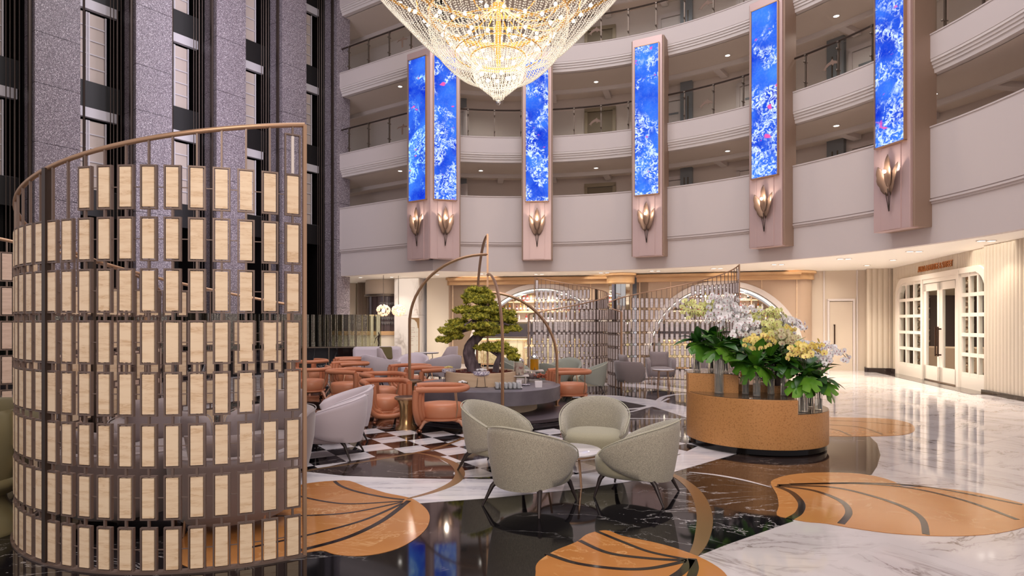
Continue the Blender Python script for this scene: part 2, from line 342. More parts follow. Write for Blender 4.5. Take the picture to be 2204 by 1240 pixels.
def coral_screen(seed, cyan=0):
    m = bpy.data.materials.new('led_screen_image'); m.use_nodes = True; nt = m.node_tree; N = nt.nodes.new; L = nt.links.new
    for n in list(nt.nodes): nt.nodes.remove(n)
    out = N('ShaderNodeOutputMaterial'); em = N('ShaderNodeEmission'); L(em.outputs[0], out.inputs[0]); em.inputs[1].default_value = 1.45
    tc = N('ShaderNodeTexCoord'); mp = N('ShaderNodeMapping'); mp.inputs['Location'].default_value = (seed*3.1, seed*7.7, seed*5.3); L(tc.outputs['Object'], mp.inputs[0])
    sep = N('ShaderNodeSeparateXYZ'); L(tc.outputs['Object'], sep.inputs[0])
    n1 = N('ShaderNodeTexNoise'); n1.inputs['Scale'].default_value = 1.3; n1.inputs['Detail'].default_value = 3; n1.inputs['Distortion'].default_value = .8; L(mp.outputs[0], n1.inputs[0])
    vo = N('ShaderNodeTexVoronoi'); vo.inputs['Scale'].default_value = 4.2; vo.feature = 'F1'
    wn = N('ShaderNodeTexNoise'); wn.inputs['Scale'].default_value = 5; wn.inputs['Detail'].default_value = 5; L(mp.outputs[0], wn.inputs[0])
    va = N('ShaderNodeVectorMath'); va.operation = 'ADD'
    vs = N('ShaderNodeVectorMath'); vs.operation = 'SCALE'; vs.inputs['Scale'].default_value = .45; L(wn.outputs['Color'], vs.inputs[0])
    L(mp.outputs[0], va.inputs[0]); L(vs.outputs[0], va.inputs[1]); L(va.outputs[0], vo.inputs[0])
    # reef detail: bright coral branches
    c1 = N('ShaderNodeValToRGB'); e = c1.color_ramp.elements; e[0].position = .46; e[0].color = (.0, .0, .0, 1); e[1].position = .60; e[1].color = (1, 1, 1, 1)
    dn5 = N('ShaderNodeTexNoise'); dn5.inputs['Scale'].default_value = 7.5; dn5.inputs['Detail'].default_value = 5; dn5.inputs['Roughness'].default_value = .65; dn5.inputs['Distortion'].default_value = 1.6; L(mp.outputs[0], dn5.inputs[0]); L(dn5.outputs[0], c1.inputs[0])
    # reef mask
    ad = N('ShaderNodeMath'); ad.operation = 'MULTIPLY_ADD'; L(sep.outputs[2], ad.inputs[0]); ad.inputs[1].default_value = -.03; ad.inputs[2].default_value = .03
    sm = N('ShaderNodeMath'); sm.operation = 'ADD'; L(n1.outputs[0], sm.inputs[0]); L(ad.outputs[0], sm.inputs[1])
    c2 = N('ShaderNodeValToRGB'); e = c2.color_ramp.elements; e[0].position = .49; e[0].color = (.04, .04, .04, 1); e[1].position = .57; e[1].color = (1, 1, 1, 1); L(sm.outputs[0], c2.inputs[0])
    mu = N('ShaderNodeMath'); mu.operation = 'MULTIPLY'; L(c1.outputs[0], mu.inputs[0]); L(c2.outputs[0], mu.inputs[1])
    # water
    c3 = N('ShaderNodeValToRGB'); e = c3.color_ramp.elements; e[0].position = .3; e[0].color = rgb(16, 48, 196); e[1].position = .72; e[1].color = rgb(64, 128, 245); n5 = N('ShaderNodeTexNoise'); n5.inputs['Scale'].default_value = 1.1; n5.inputs['Detail'].default_value = 2; L(mp.outputs[0], n5.inputs[0]); L(n5.outputs[0], c3.inputs[0])
    cc = N('ShaderNodeMix'); cc.data_type = 'RGBA'; L(n1.outputs[0], cc.inputs[0]); cc.inputs[6].default_value = rgb(190, 232, 255) if not cyan else rgb(90, 235, 250); cc.inputs[7].default_value = rgb(232, 238, 255)
    mx = N('ShaderNodeMix'); mx.data_type = 'RGBA'; L(mu.outputs[0], mx.inputs[0]); L(c3.outputs[0], mx.inputs[6]); L(cc.outputs[2], mx.inputs[7])
    # pink fish
    n3 = N('ShaderNodeTexNoise'); n3.inputs['Scale'].default_value = 2.4; m3 = N('ShaderNodeMapping'); m3.inputs['Location'].default_value = (seed*9+20, 3, seed*2.2); m3.inputs['Rotation'].default_value = (.5, .6, .2); m3.inputs['Scale'].default_value = (1, 1, 1.6)
    L(tc.outputs['Object'], m3.inputs[0]); L(m3.outputs[0], n3.inputs[0])
    c4 = N('ShaderNodeValToRGB'); e = c4.color_ramp.elements; e[0].position = .70; e[0].color = (0, 0, 0, 1); e[1].position = .74; e[1].color = (1, 1, 1, 1); L(n3.outputs[0], c4.inputs[0])
    m4 = N('ShaderNodeMix'); m4.data_type = 'RGBA'; L(c4.outputs[0], m4.inputs[0]); L(mx.outputs[2], m4.inputs[6]); m4.inputs[7].default_value = rgb(226, 90, 170)
    L(m4.outputs[2], em.inputs[0])
    return m

# ------------------------------------------------------------------ floor and its inlays
floor = struct('floor', MB().add([(-30, -8, 0), (22, -8, 0), (22, 45, 0), (-30, 45, 0), (-30, -8, -.2), (22, -8, -.2), (22, 45, -.2), (-30, 45, -.2)],
    [(0, 1, 2, 3), (7, 6, 5, 4), (0, 4, 5, 1), (1, 5, 6, 2), (2, 6, 7, 3), (3, 7, 4, 0)]), M['white_marble'])
def inlay(name, pts, m, layer, world=False, smooth=0, label=None):
    if smooth: pts = spline(pts, smooth, True)
    p = [tuple(q) if world else fl(*q) for q in pts]
    o = obj(name, MB().prism([(x, y) for x, y in p], layer*.0012-.004, layer*.0012), m, floor)
    if label: o['label'] = label
    return o
def strip(name, pts, m, layer, wd, n=8, taper=None):
    p = [np.array(fl(*q)) for q in spline(pts, n)]; L_, R_ = [], []
    for i, q in enumerate(p):
        t = p[min(i+1, len(p)-1)]-p[max(i-1, 0)]; t /= np.linalg.norm(t); nn = np.array([-t[1], t[0]])
        h = wd/2 if taper is None else (taper[0]+(taper[1]-taper[0])*math.sin(PI*i/(len(p)-1)))/2
        L_.append(tuple(q+nn*h)); R_.append(tuple(q-nn*h))
    return inlay(name, L_+R_[::-1], m, layer, True)
# white marble slabs to the right
rr = random.Random(3)
slab_mb = MB().prism([(-.596, -.596), (.596, -.596), (.596, .596), (-.596, .596)], -.003, 0)
slab_me = mesh_of(slab_mb); slab_me.materials.append(M['white_marble'])
for i in range(-2, 12):
    for j in range(0, 16):
        X = 2.2+i*.85+(j % 2)*.0; Y = 2.6+j*1.2; X = 1.6+i*1.2
        ca, sa = math.cos(.55), math.sin(.55); cx, cy = X-6, Y-9; x = 6+cx*ca-cy*sa; y = 9+cx*sa+cy*ca
        if x < .6 or x > 12.4 or y < 2.5 or y > 20 or (x < 4.2 and y > 4.5): continue
        if y > 20.4: continue
        obj('marble_slab', slab_me, None, floor, loc=(x, y, .0008), rz=.55+PI/2*rr.randrange(4))
# the black field: the big round pattern around the tree
BC = (.0, 11.2)
def disc(cx, cy, r, a0=0, a1=360, n=72): return [(cx+r*math.cos(math.radians(a0+(a1-a0)*i/n)), cy+r*math.sin(math.radians(a0+(a1-a0)*i/n))) for i in range(n+1)]
lower = [(1597, 974), (1449, 1017), (1350, 1038), (1231, 1055), (1065, 1072), (904, 1084), (780, 1088), (640, 1089), (480, 1085), (300, 1076), (120, 1062), (0, 1048), (-260, 1030), (-700, 990)]
black_fg = [fl(1506, 1196), fl(1560, 1174), fl(1708, 1122), fl(1690, 1108), fl(1680, 1050), fl(1657, 1049)]+[fl(1876, 1022), fl(1888, 1004), fl(1895, 980), fl(1888, 955), fl(1870, 938), fl(1775, 936), fl(1700, 925), fl(1620, 960), fl(1597, 974)]
black_fg += [fl(*p) for p in lower[1:]]+[(-14, 7), (-14, 1.0), (.6, 1.0), fl(1400, 1240)]
inlay('black_marble_field', black_fg, M['black_marble'], 1.5, True)
brown = [(1640, 952), (1700, 925), (1775, 936), (1870, 938), (1888, 955), (1895, 980), (1888, 1004), (1876, 1022), (1800, 1019), (1740, 1020), (1700, 1026), (1657, 1049), (1600, 1036), (1483, 1017), (1560, 990), (1597, 974)]
inlay('brown_marble_inlay', brown, M['brown_marble'], 2.2)
inlay('black_marble_ring', [(BC[0]+p[0]-BC[0], p[1]) for p in disc(.2, 12.0, 5.75)], M['black_marble'], 1.2, True)
# far rings between the screens
def ring(name, c, r0, r1, a0, a1, m, layer, n=48):
    return inlay(name, disc(*c, r1, a0, a1, n)+disc(*c, r0, a0, a1, n)[::-1], m, layer, True)
inlay('white_marble_arc', [(1232, 849), (1260, 848.5), (1330, 852), (1400, 860), (1480, 876), (1560, 900), (1560, 926), (1480, 900), (1410, 877), (1320, 860), (1232, 856)], M['white_band'], 2.6)
inlay('white_marble_arc', [(1240, 832), (1300, 830), (1400, 836), (1480, 845), (1480, 838), (1400, 828), (1300, 824), (1240, 826)], M['white_band'], 2.0)
inlay('black_marble_wedge', [(1240, 836), (1320, 833), (1400, 839), (1500, 849), (1600, 870), (1560, 892), (1480, 873), (1400, 857), (1330, 850), (1240, 845)], M['black_marble'], 2.2)
strip('white_marble_band', [(1180, 884), (1280, 882), (1350, 881), (1390, 877), (1410, 868), (1418, 862), (1428, 855), (1450, 850), (1480, 848)], M['white_band'], 3.2, .12)
strip('white_marble_band', [(1340, 889), (1365, 885), (1395, 876), (1420, 867), (1440, 858)], M['white_band'], 3.0, .06)
strip('white_marble_band', [(1345, 901), (1400, 901.5), (1480, 902)], M['white_band'], 3.4, .05)
# checkerboard tiles, each a part
s = .2309*EYE; th = .5865; x0 = -1.477*EYE; d0 = 4.895*EYE; ct, st = math.cos(th), math.sin(th)
tile_mb = MB().prism([(-s/2+.0015, -s/2+.0015), (s/2-.0015, -s/2+.0015), (s/2-.0015, s/2-.0015), (-s/2+.0015, s/2-.0015)], -.003, 0)
tw = mesh_of(tile_mb); tw.materials.append(M['white_band']); tb = mesh_of(tile_mb); tb.materials.append(M['black_marble'])
up_arc = [(-2.6, 6.75), (-2.08, 6.62), (-1.66, 6.46), (-.96, 6.35), (-.38, 6.32), (.3, 6.36), (1.2, 6.62), (2.2, 7.2), (3.2, 8.0)]
def yarc(x):
    for a, b in zip(up_arc, up_arc[1:]):
        if a[0] <= x <= b[0]: return a[1]+(b[1]-a[1])*(x-a[0])/(b[0]-a[0])
    return 99
nt_ = 0
for i in range(-9, 26):
    for j in range(-19, 12):
        a = i+.5; b = -(j+.5); x = x0+s*(ct*a-st*b); y = d0+s*(st*a+ct*b)
        if not(-3.4 < x < 3.3) or y > 9.15 or y < yarc(x)-.12: continue
        if math.hypot(x+.1, y-11.2) < 1.75: continue
        white = (i+j) % 2 == 0
        obj('checker_tile', tw if white else tb, None, floor, loc=(x, y, .0028), rz=th); nt_ += 1
print('checker tiles', nt_)
up_px = [(667, 1017), (740, 1025), (878, 1030.6), (997, 1032.5), (1059, 1032)]
def w2p(x, y): return (CX+F*x/y, HY+EYE*F/y)
band_top = [w2p(*p) for p in [(-8, 10.3), (-6, 8.9), (-4.4, 7.8), (-3.4, 7.2), (-2.6, 6.8)]]+up_px+[(1160, 1030), (1260, 1020), (1360, 1003), (1451, 985), (1506, 959), (1600, 940)]
inlay('white_marble_ring', [fl(*p) for p in band_top]+[fl(1640, 962)]+[fl(*p) for p in lower], M['white_band'], 3.4, True)
strip('black_marble_edge', [(720, 1022), (878, 1027), (997, 1029.5), (1059, 1029), (1160, 1027)], M['black_marble'], 3.0, .05)
leaf_in = [(667, 1014), (750, 995.5), (845, 977), (895, 975), (935, 983), (965, 1000), (977, 1016), (973, 1030), (930, 1031), (878, 1030), (800, 1027), (740, 1024), (667, 1017)]
inlay('black_marble_leaf', leaf_in, M['brown_marble'], 3.6, label='dark brown marble leaf shape inlaid in the checkered floor')
strip('brass_inlay', [(600, 1030), (667, 1013), (742, 1001.5), (818, 989), (887, 977), (941, 964.5), (1007, 940), (1060, 915)], M['brass_strip'], 4.2, .06)
strip('brass_inlay', [(893, 975), (930, 981.5), (960, 991), (982, 1004), (990, 1020), (982, 1036), (958, 1050), (925, 1062), (876, 1075)], M['brass_strip'], 4.3, .1, taper=(.03, .11))
strip('brass_inlay', [(1440, 1019), (1470, 1035), (1497, 1060), (1512, 1090), (1517, 1120), (1513, 1150), (1505, 1175), (1492, 1197)], M['brass_strip'], 4.0, .1, taper=(.06, .13))
strip('white_marble_band', [(1483, 1017), (1540, 1023), (1600, 1034), (1660, 1049.5)], M['white_band'], 4.0, .035, taper=(.01, .045))
# butterfly wings of orange limestone
wingA = [(640, 1046), (672, 1040), (715, 1036), (752, 1036), (790, 1050), (830, 1062), (880, 1072), (903, 1084), (920, 1100), (925, 1117), (918, 1138), (895, 1160), (860, 1180), (815, 1193), (765, 1198), (720, 1194), (690, 1186), (640, 1195), (560, 1215), (480, 1226), (420, 1226), (385, 1212), (380, 1190), (400, 1150), (440, 1110), (520, 1075)]
inlay('orange_limestone_wing', wingA, M['orange_stone2'], 4.2, smooth=3, label='orange limestone butterfly wing beside the near screen')
inlay('orange_limestone_panel', [(610, 1060), (640, 1046), (672, 1040), (715, 1036), (752, 1036), (790, 1050), (830, 1062), (878, 1072), (862, 1077), (800, 1066), (760, 1060), (700, 1074), (660, 1078)], M['orange_stone'], 4.5)
wingD = [(1156, 1214), (1153, 1232), (1160, 1262), (1230, 1300), (1380, 1310), (1520, 1290), (1570, 1260), (1564, 1240), (1545, 1222), (1505, 1200), (1450, 1180), (1400, 1167), (1340, 1155), (1312, 1144), (1290, 1144), (1262, 1152), (1240, 1168), (1200, 1184), (1175, 1198)]
inlay('orange_limestone_wing', wingD, M['orange_stone'], 4.2, smooth=3, label='orange limestone butterfly wing at the bottom of the picture')
wingB = [(1659, 1042), (1668, 1032), (1700, 1023), (1755, 1018), (1830, 1019), (1885, 1026), (1925, 1038), (1945, 1048), (2000, 1050), (2080, 1058), (2160, 1074), (2230, 1095), (2235, 1120), (2190, 1140), (2120, 1152), (2030, 1155), (1930, 1150), (1850, 1140), (1780, 1128), (1735, 1124), (1700, 1117), (1672, 1110), (1676, 1090), (1672, 1066)]
inlay('orange_limestone_wing', wingB, M['orange_stone2'], 4.2, smooth=3, label='large orange limestone butterfly wing right of the planter')
wingC = [(1740, 903), (1776, 899), (1850, 900), (1910, 902), (1955, 910), (1969, 922), (1962, 932), (1930, 938), (1850, 940), (1760, 938), (1720, 925)]
inlay('orange_limestone_wing', wingC, M['orange_stone'], 4.2, smooth=3, label='small orange limestone wing behind the planter')
for nm, pts, wd in [('a', [(720, 1037), (735, 1048), (770, 1060), (830, 1072), (870, 1077)], .035), ('a', [(600, 1055), (640, 1068), (700, 1081), (760, 1086), (868, 1080)], .03),
    ('a', [(560, 1112), (668, 1111), (760, 1104), (866, 1082)], .03), ('a', [(540, 1180), (668, 1152), (780, 1122), (866, 1085)], .033), ('a', [(640, 1188), (740, 1161), (820, 1124), (880, 1079)], .05),
    ('d', [(1284, 1145), (1340, 1168), (1400, 1190), (1478, 1206)], .035), ('d', [(1247, 1165), (1310, 1192), (1400, 1204), (1478, 1208)], .04), ('d', [(1176, 1193), (1240, 1214), (1330, 1226), (1400, 1225), (1474, 1210)], .04),
    ('d', [(1440, 1250), (1470, 1230), (1487, 1206)], .06), ('d', [(1485, 1250), (1494, 1225), (1490, 1204)], .06),
    ('b', [(1672, 1048), (1705, 1062), (1725, 1085), (1720, 1105), (1700, 1118)], .06), ('b', [(1672, 1047), (1750, 1057), (1810, 1080), (1827, 1105), (1810, 1129)], .055),
    ('b', [(1675, 1046), (1790, 1050), (1880, 1070), (1950, 1095), (1985, 1120), (1993, 1152)], .05), ('b', [(1675, 1045), (1840, 1042), (1960, 1052), (2080, 1080), (2190, 1120)], .045), ('b', [(1700, 1043), (1860, 1041), (2000, 1050), (2200, 1088)], .04),
    ('c', [(1760, 905), (1850, 908), (1962, 918)], .03), ('c', [(1760, 914), (1850, 920), (1900, 936)], .035), ('c', [(1760, 922), (1800, 926), (1830, 938)], .04)]:
    strip('black_stone_strip', pts, M['black_strip'], 5.4, wd)

# ------------------------------------------------------------------ atrium: mezzanine, balconies
AC = np.array([.45, 11.6]); AR = 9.33
def arcpath(a0=107, a1=-38, n=58):
    p = []
    for i in range(n+1):
        a = math.radians(a0+(a1-a0)*i/n); p.append((AC[0]+AR*math.cos(a), AC[1]+AR*math.sin(a), math.cos(a), math.sin(a)))
    return p
arc = arcpath()
ld = np.array([-.83, .557]); ld /= np.linalg.norm(ld); ln = np.array([.557, .83]); ln /= np.linalg.norm(ln)
k0 = np.array(arc[0][:2]); nmid = np.array([arc[0][2], arc[0][3]])+ln; nmid = nmid/np.linalg.norm(nmid); nmid = nmid/max(.3, nmid@ln)
left = [(k0[0]+ld[0]*8.5, k0[1]+ld[1]*8.5, ln[0], ln[1]), (k0[0], k0[1], nmid[0], nmid[1])]
path = left+arc[1:]
lvl = [7.2, 10.3, 13.4, 16.5]
struct('balcony_parapet', MB().sweep(path, [(0, 4.40), (0, 5.97), (-.02, 5.97), (-.02, 6.0), (.22, 6.0), (.22, 4.40)]), M['wall_white'], smooth=30)
struct('balcony_fascia', MB().sweep(path, [(.05, 3.40), (.05, 4.28), (.02, 4.28), (.02, 4.33), (-.02, 4.33), (-.02, 4.37), (.03, 4.37), (.03, 4.40), (.22, 4.40), (.22, 3.40)]), M['wall_white'], smooth=30)
struct('balcony_floor', MB().sweep(path, [(.2, 4.4), (.2, 4.6), (3.6, 4.6), (3.6, 4.4)]), M['soffit'])
for z in lvl:
    struct('balcony_parapet', MB().sweep(path, [(0, z+.30), (0, z+.83), (-.015, z+.83), (-.015, z+.86), (.2, z+.86), (.2, z+.30)]), M['wall_white'], smooth=30)
    struct('balcony_cornice', MB().sweep(path, [(.12, z), (.10, z+.10), (.075, z+.10), (.07, z+.17), (.045, z+.17), (.035, z+.24), (.01, z+.24), (.01, z+.30), (.3, z+.30), (.3, z)]), M['trim_white'], smooth=20)
    struct('ceiling', MB().sweep(path, [(.28, z+.0), (.28, z+.35), (3.2, z+.35), (3.2, z+.0)]), M['soffit'])
    # coffer beams under the slab
    mb = MB(); mb.sweep(path, [(1.75, z-.14), (1.75, z), (1.85, z), (1.85, z-.14)])
    for k in range(2, 58, 4):
        a = arc[k]; t = (-a[3], a[2]); c = (a[0]+a[2]*2.28, a[1]+a[3]*2.28, z-.07); mb.box(c, (.86, .22, .14), math.atan2(a[3], a[2]))
    struct('ceiling_coffers', mb, M['trim_white'])
cpoly = [(p[0]+p[2]*.16, p[1]+p[3]*.16) for p in path]
struct('ceiling', MB().prism(cpoly+[(24, cpoly[-1][1]), (24, 44), (-14, 44), (-14, 30)], 3.402, 3.6), M['ceiling_warm'])
struct('wall_back', MB().sweep(path, [(2.75, 4.6), (2.75, 19.6), (2.95, 19.6), (2.95, 4.6)]), M['balcony_wall'], smooth=30)
def hit(px, off=0.0):   # where the view ray through column px meets the circle of radius AR+off (far side)
    t = (px-CX)/F; R = AR+off; a = t*t+1; b = -2*(AC[0]*t+AC[1]); c = AC[0]**2+AC[1]**2-R*R
    D = (-b+math.sqrt(b*b-4*a*c))/(2*a); x, y = t*D, D; n = (np.array([x, y])-AC)/R
    return x, y, n[0], n[1]
# doors and grey pilasters on the balcony back wall
def corridor_door(px, z, wd, big=True, n=[0]):
    n[0] += 1; x, y, nx, ny = hit(px, 2.75); a = math.atan2(ny, nx)
    d = MB(); d.box((-.04, 0, 1.1), (.06, wd, 2.2))
    fr = MB(); 
    for s_ in (-1, 1): fr.box((-.05, s_*(wd/2+.06), 1.13), (.12, .12, 2.26))
    fr.box((-.05, 0, 2.29), (.12, wd+.24, .14))
    dm, fm = (M['brown_door'], M['door_frame']) if big else (M['trim_white'], M['wall_white'])
    o = obj('door_%d' % n[0], d, dm, loc=(x, y, z), rz=a); o['kind'] = 'structure'
    obj('door_frame', fr, fm, o)
    h = MB(); h.box((-.1, wd*.36, 1.05), (.04, .12, .03)); h.box((-.085, wd*.36, 1.02), (.02, .04, .16)); obj('door_handle', h, M['steel'], o)
    if not big:
        g = MB(); g.box((-.085, 0, 1.75), (.02, wd*.55, .06)); obj('door_vent', g, M['grey_pilaster'], o)
def pil(px, z, wd):
    x, y, nx, ny = hit(px, 2.65); a = math.atan2(ny, nx)
    o = struct('wall_pilaster', MB().box((0, 0, 1.4), (.16, wd, 2.8)), M['grey_pilaster'], loc=(x, y, z), rz=a)
    g = MB()
    for s_ in (-.12, .12): g.box((-.09, s_*wd*1.3, 1.6), (.02, .035, 1.3))
    obj('metal_inlay', g, M['steel'], o)
for z in (4.6, 7.5, 10.6, 13.7):
    corridor_door(1292, z, .95); corridor_door(1448, z, .8, False); pil(1478, z, .42); pil(990, z, .5)
    corridor_door(1868, z, .8, False); pil(1800, z, .5); corridor_door(1620, z, .8, False)
# left balcony segment back wall items
def leftpt(t, off): return (k0[0]+ld[0]*t+ln[0]*off, k0[1]+ld[1]*t+ln[1]*off)
la = math.atan2(ln[1], ln[0])
for z in (4.6, 7.5, 10.6, 13.7):
    for (t, kind) in ((1.1, 'd'), (2.15, 'p')):
        x, y = leftpt(t, 2.7)
        if kind == 'd':
            o = obj('door_20', MB().box((0, 0, 1.1), (.06, .85, 2.2)), M['trim_white'], loc=(x, y, z), rz=la); o['kind'] = 'structure'
            g = MB(); g.box((-.03, 0, 2.26), (.12, 1.1, .13))
            for s_ in (-1, 1): g.box((-.03, s_*.49, 1.1), (.12, .12, 2.2))
            obj('door_frame', g, M['wall_white'], o); g = MB(); g.box((-.04, 0, 1.72), (.02, .5, .06)); obj('door_vent', g, M['bronze'], o)
        else: struct('wall_pilaster', MB().box((0, 0, 1.4), (.2, .5, 2.8)), M['grey_pilaster'], loc=(x, y, z), rz=la)

# railings: posts, glass and handrail, one railing on each balcony
POST = MB(); POST.box((0, 0, .45), (.05, .035, .9)); POST.box((.0, 0, .93), (.09, .05, .04)); POST.cyl((-.06, 0, .18), (.08, 0, .18), .014, n=6); POST.cyl((-.06, 0, .74), (.08, 0, .74), .014, n=6); POST.ball((-.07, 0, .18), .028, 6, 4); POST.ball((-.07, 0, .74), .028, 6, 4)
post_me = mesh_of(POST); post_me.materials.append(M['steel'])
fullp = left+arc[1:]
def dolphin(kind=0):
    pts = [(-.24, -.06), (-.20, .0), (-.12, .06), (-.05, .085), (-.02, .15), (.03, .09), (.10, .07), (.17, .02), (.21, -.04), (.28, -.07), (.20, -.075), (.17, -.13), (.15, -.05), (.06, .0), (.0, .01), (-.04, -.05), (-.06, .0), (-.14, -.02)]
    if kind: pts = [(-.26, .06), (-.1, .1), (-.05, .18), (.0, .11), (.2, .1), (.26, .03), (.17, .06), (.06, .06), (.035, .05), (.035, -.2), (-.035, -.2), (-.035, .05), (-.06, .05), (-.2, .03)]
    vs = [(-.004, y, z) for y, z in pts]+[(.004, y, z) for y, z in pts]; n = len(pts)
    return MB().add(vs, [tuple(range(n)), tuple(range(2*n-1, n-1, -1))]+[(i, (i+1) % n, (i+1) % n+n, i+n) for i in range(n)])
for li, z in enumerate(lvl[:3]):
    zt = z+.86
    t = thing('balcony_railing', ['glass and steel railing on the lowest glazed balcony', 'glass and steel railing one floor above the lowest glazed balcony', 'glass and steel railing on the topmost balcony in view'][li], 'railing', (0, 0, zt))
    pos = [(k0[0]+ld[0]*q, k0[1]+ld[1]*q, ln[0], ln[1]) for q in (4.2, 3.15, 2.1, 1.05)]
    for k in range(25):
        a = math.radians(105-k*5.6); pos.append((AC[0]+AR*math.cos(a), AC[1]+AR*math.sin(a), math.cos(a), math.sin(a)))
    for i, (x, y, nx, ny) in enumerate(pos):
        obj('post', post_me, None, t, loc=(x+nx*.1, y+ny*.1, 0), rz=math.atan2(ny, nx))
    hp = [(x+nx*.1, y+ny*.1, .95) for (x, y, nx, ny) in fullp]
    obj('handrail', MB().tube(hp, .028, 6), M['dark_metal'], t)
    for i in range(len(pos)-1):
        a, b = pos[i], pos[i+1]; p = Vector((a[0]+a[2]*.15, a[1]+a[3]*.15, 0)); q = Vector((b[0]+b[2]*.15, b[1]+b[3]*.15, 0)); d = (q-p); p = p+d*.04; q = q-d*.04
        obj('glass_panel', MB().bar((p.x, p.y, .46), (q.x, q.y, .46), .008, .84), M['glass'], t)
    for (px, kd) in ((1522, 0), (1283, 0), (1790, 0)):
        x, y, nx, ny = hit(px, .135)
        o = obj('dolphin_sticker', dolphin(0), M['sticker'], t, loc=(x, y, .42), rz=math.atan2(ny, nx)); o['label'] = 'bronze dolphin motif on the glass'
    if li:  pass
    x, y = leftpt(1.5, .13); obj('palm_sticker', dolphin(1), M['sticker'], t, loc=(x, y, .45), rz=la)
# downlights in the balcony soffits and in the lobby soffit
dl_me = mesh_of(MB().cyl((0, 0, -.012), (0, 0, .0), .075, n=14)); dl_me.materials.append(M['down'])
rim_me = mesh_of(MB().lathe([(.075, -.016), (.095, -.014), (.098, 0), (.075, 0)], n=14, cap=False)); rim_me.materials.append(M['trim_white'])
def downlight(x, y, z, label, group, sx=1):
    t = thing('ceiling_downlight', label, 'downlight', (x, y, z), 0, group)
    obj('lens', dl_me, None, t); obj('rim', rim_me, None, t)
    if sx != 1: t.scale = (sx, 1, 1)
    return t
names = ['first', 'second', 'third', 'fourth']
for li, z in enumerate(lvl[:3]):
    for k, px in enumerate((815, 1035, 1283, 1566, 1800, 2010)):
        if px < 900: x, y = leftpt(2.05, .6)
        else: x, y, nx, ny = hit(px, 1.25)
        lab = 'round downlight in the %s balcony soffit up from the mezzanine, %s from the left' % (names[li], ['first', 'second', 'third', 'fourth', 'fifth', 'sixth'][k])
        downlight(x, y, z-.001, lab, 'balcony downlights')
        light('balcony_lamp', 'SPOT', (x, y, z-.03), 60, (1, .92, .84), .05, spot=math.radians(140))

# ------------------------------------------------------------------ pilasters with screens and leaf sconces
def pilaster(x, y, ang, lab, seed, side=False, cyan=0, wdt=.95, sconce=True):
    # ang: outward direction (into the wall); local +x = outward
    t = thing('display_pilaster', 'taupe pilaster with tall reef screen, '+lab, 'pilaster', (x, y, 3.75), ang)
    H = 7.0
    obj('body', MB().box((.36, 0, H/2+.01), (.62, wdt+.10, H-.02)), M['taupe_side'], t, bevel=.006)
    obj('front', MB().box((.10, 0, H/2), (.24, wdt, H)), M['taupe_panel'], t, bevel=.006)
    pm = MB(); pm.box((-.01, 0, .97), (.055, .50, 1.9)); pc = obj('centre_panel', pm, M['taupe_panel'], t, bevel=.004)
    for s_ in (-1, 1): obj('side_panel', MB().box((.0, s_*.37, .97), (.045, .18, 1.9)), M['taupe_panel'], t, bevel=.004)
    fr = MB(); z0, z1 = 1.97, 6.72; w2 = .375
    for s_ in (-1, 1): fr.box((-.05, s_*(w2+.012), (z0+z1)/2), (.1, .024, z1-z0+.05))
    for zz in (z0-.012, z1+.012): fr.box((-.05, 0, zz), (.1, w2*2+.048, .024))
    obj('screen_frame', fr, M['bronze'], t)
    obj('screen', MB().box((0, 0, 0), (.03, w2*2, z1-z0)), coral_screen(seed, cyan), t, loc=(-.055, 0, (z0+z1)/2))
    # lamp
    q = thing('wall_sconce', 'bronze leaf wall lamp, '+lab, 'lamp', (x-math.cos(ang)*.03, y-math.sin(ang)*.03, 4.2), ang)
    def leafm(cy, cz, w_, h_, tilt, yaw, cut):
        pts = []; n = 9
        for i in range(n+1):
            u = i/n; hw = w_*(math.sin(PI*(u**.72))**.75)*(.55+.45*u) if 0 < u < 1 else .004
            pts.append((u*h_, hw))
        vs = []; fs = []
        for i, (h, hw) in enumerate(pts):
            for j, sgn in enumerate((-1, 0, 1)):
                yy = sgn*hw*(1-(.18 if (i in cut and sgn) else 0)); xx = -abs(sgn)*hw*.35
                r = Matrix.Rotation(tilt, 3, 'X') @ Matrix.Rotation(yaw, 3, 'Z') @ Vector((xx, yy, h)); vs.append((r.x-.06-.05*h, r.y+cy, r.z+cz))
        for i in range(n):
            for j in range(2): a = i*3+j; fs.append((a, a+1, a+4, a+3))
        m_ = MB().add(vs, fs); return m_
    for (cy, cz, w_, h_, tl, yw, cut) in ((0, .50, .13, .78, 0, 0, (6,)), (-.04, .34, .15, .74, .30, -.35, (4, 7)), (.04, .34, .15, .74, -.30, .35, (3, 6))):
        o = obj('leaf', leafm(cy, cz, w_, h_, tl, yw, cut), M['sconce'], q, smooth=50)
        sm = o.modifiers.new('s', 'SOLIDIFY'); sm.thickness = .008
    for a_, b_ in (((-.06, 0, -.02), (-.09, 0, .5)), ((-.06, -.005, -.02), (-.09, -.06, .42)), ((-.06, .005, -.02), (-.09, .06, .42))): obj('stem', MB().cyl(a_, b_, .009, n=6), M['dark_metal'], q)
    obj('bulb', MB().ball((-.19, 0, .88), .04, 10, 8), M['bulb'], q)
    ca, sa = math.cos(ang), math.sin(ang)
    light('sconce_lamp', 'POINT', (x-ca*.03+ca*-.26, y-sa*.03+sa*-.26, 5.14), 12, (1, .82, .66), .05)
    return t
for i, (px, lab) in enumerate(((1156, 'below the chandelier, its top hidden'), (1393, 'the one with its taupe top in view'), (1648, 'second from the right'), (1920, 'rightmost and nearest'))):
    x, y, nx, ny = hit(px, -.5); pilaster(x, y, math.atan2(ny, nx), lab, i+2)
a = math.radians(107)
c = np.array([-2.30, 20.0]); tr = np.array([math.sin(a), -math.cos(a)]); tr = np.array([.95, .30]); tr /= np.linalg.norm(tr)
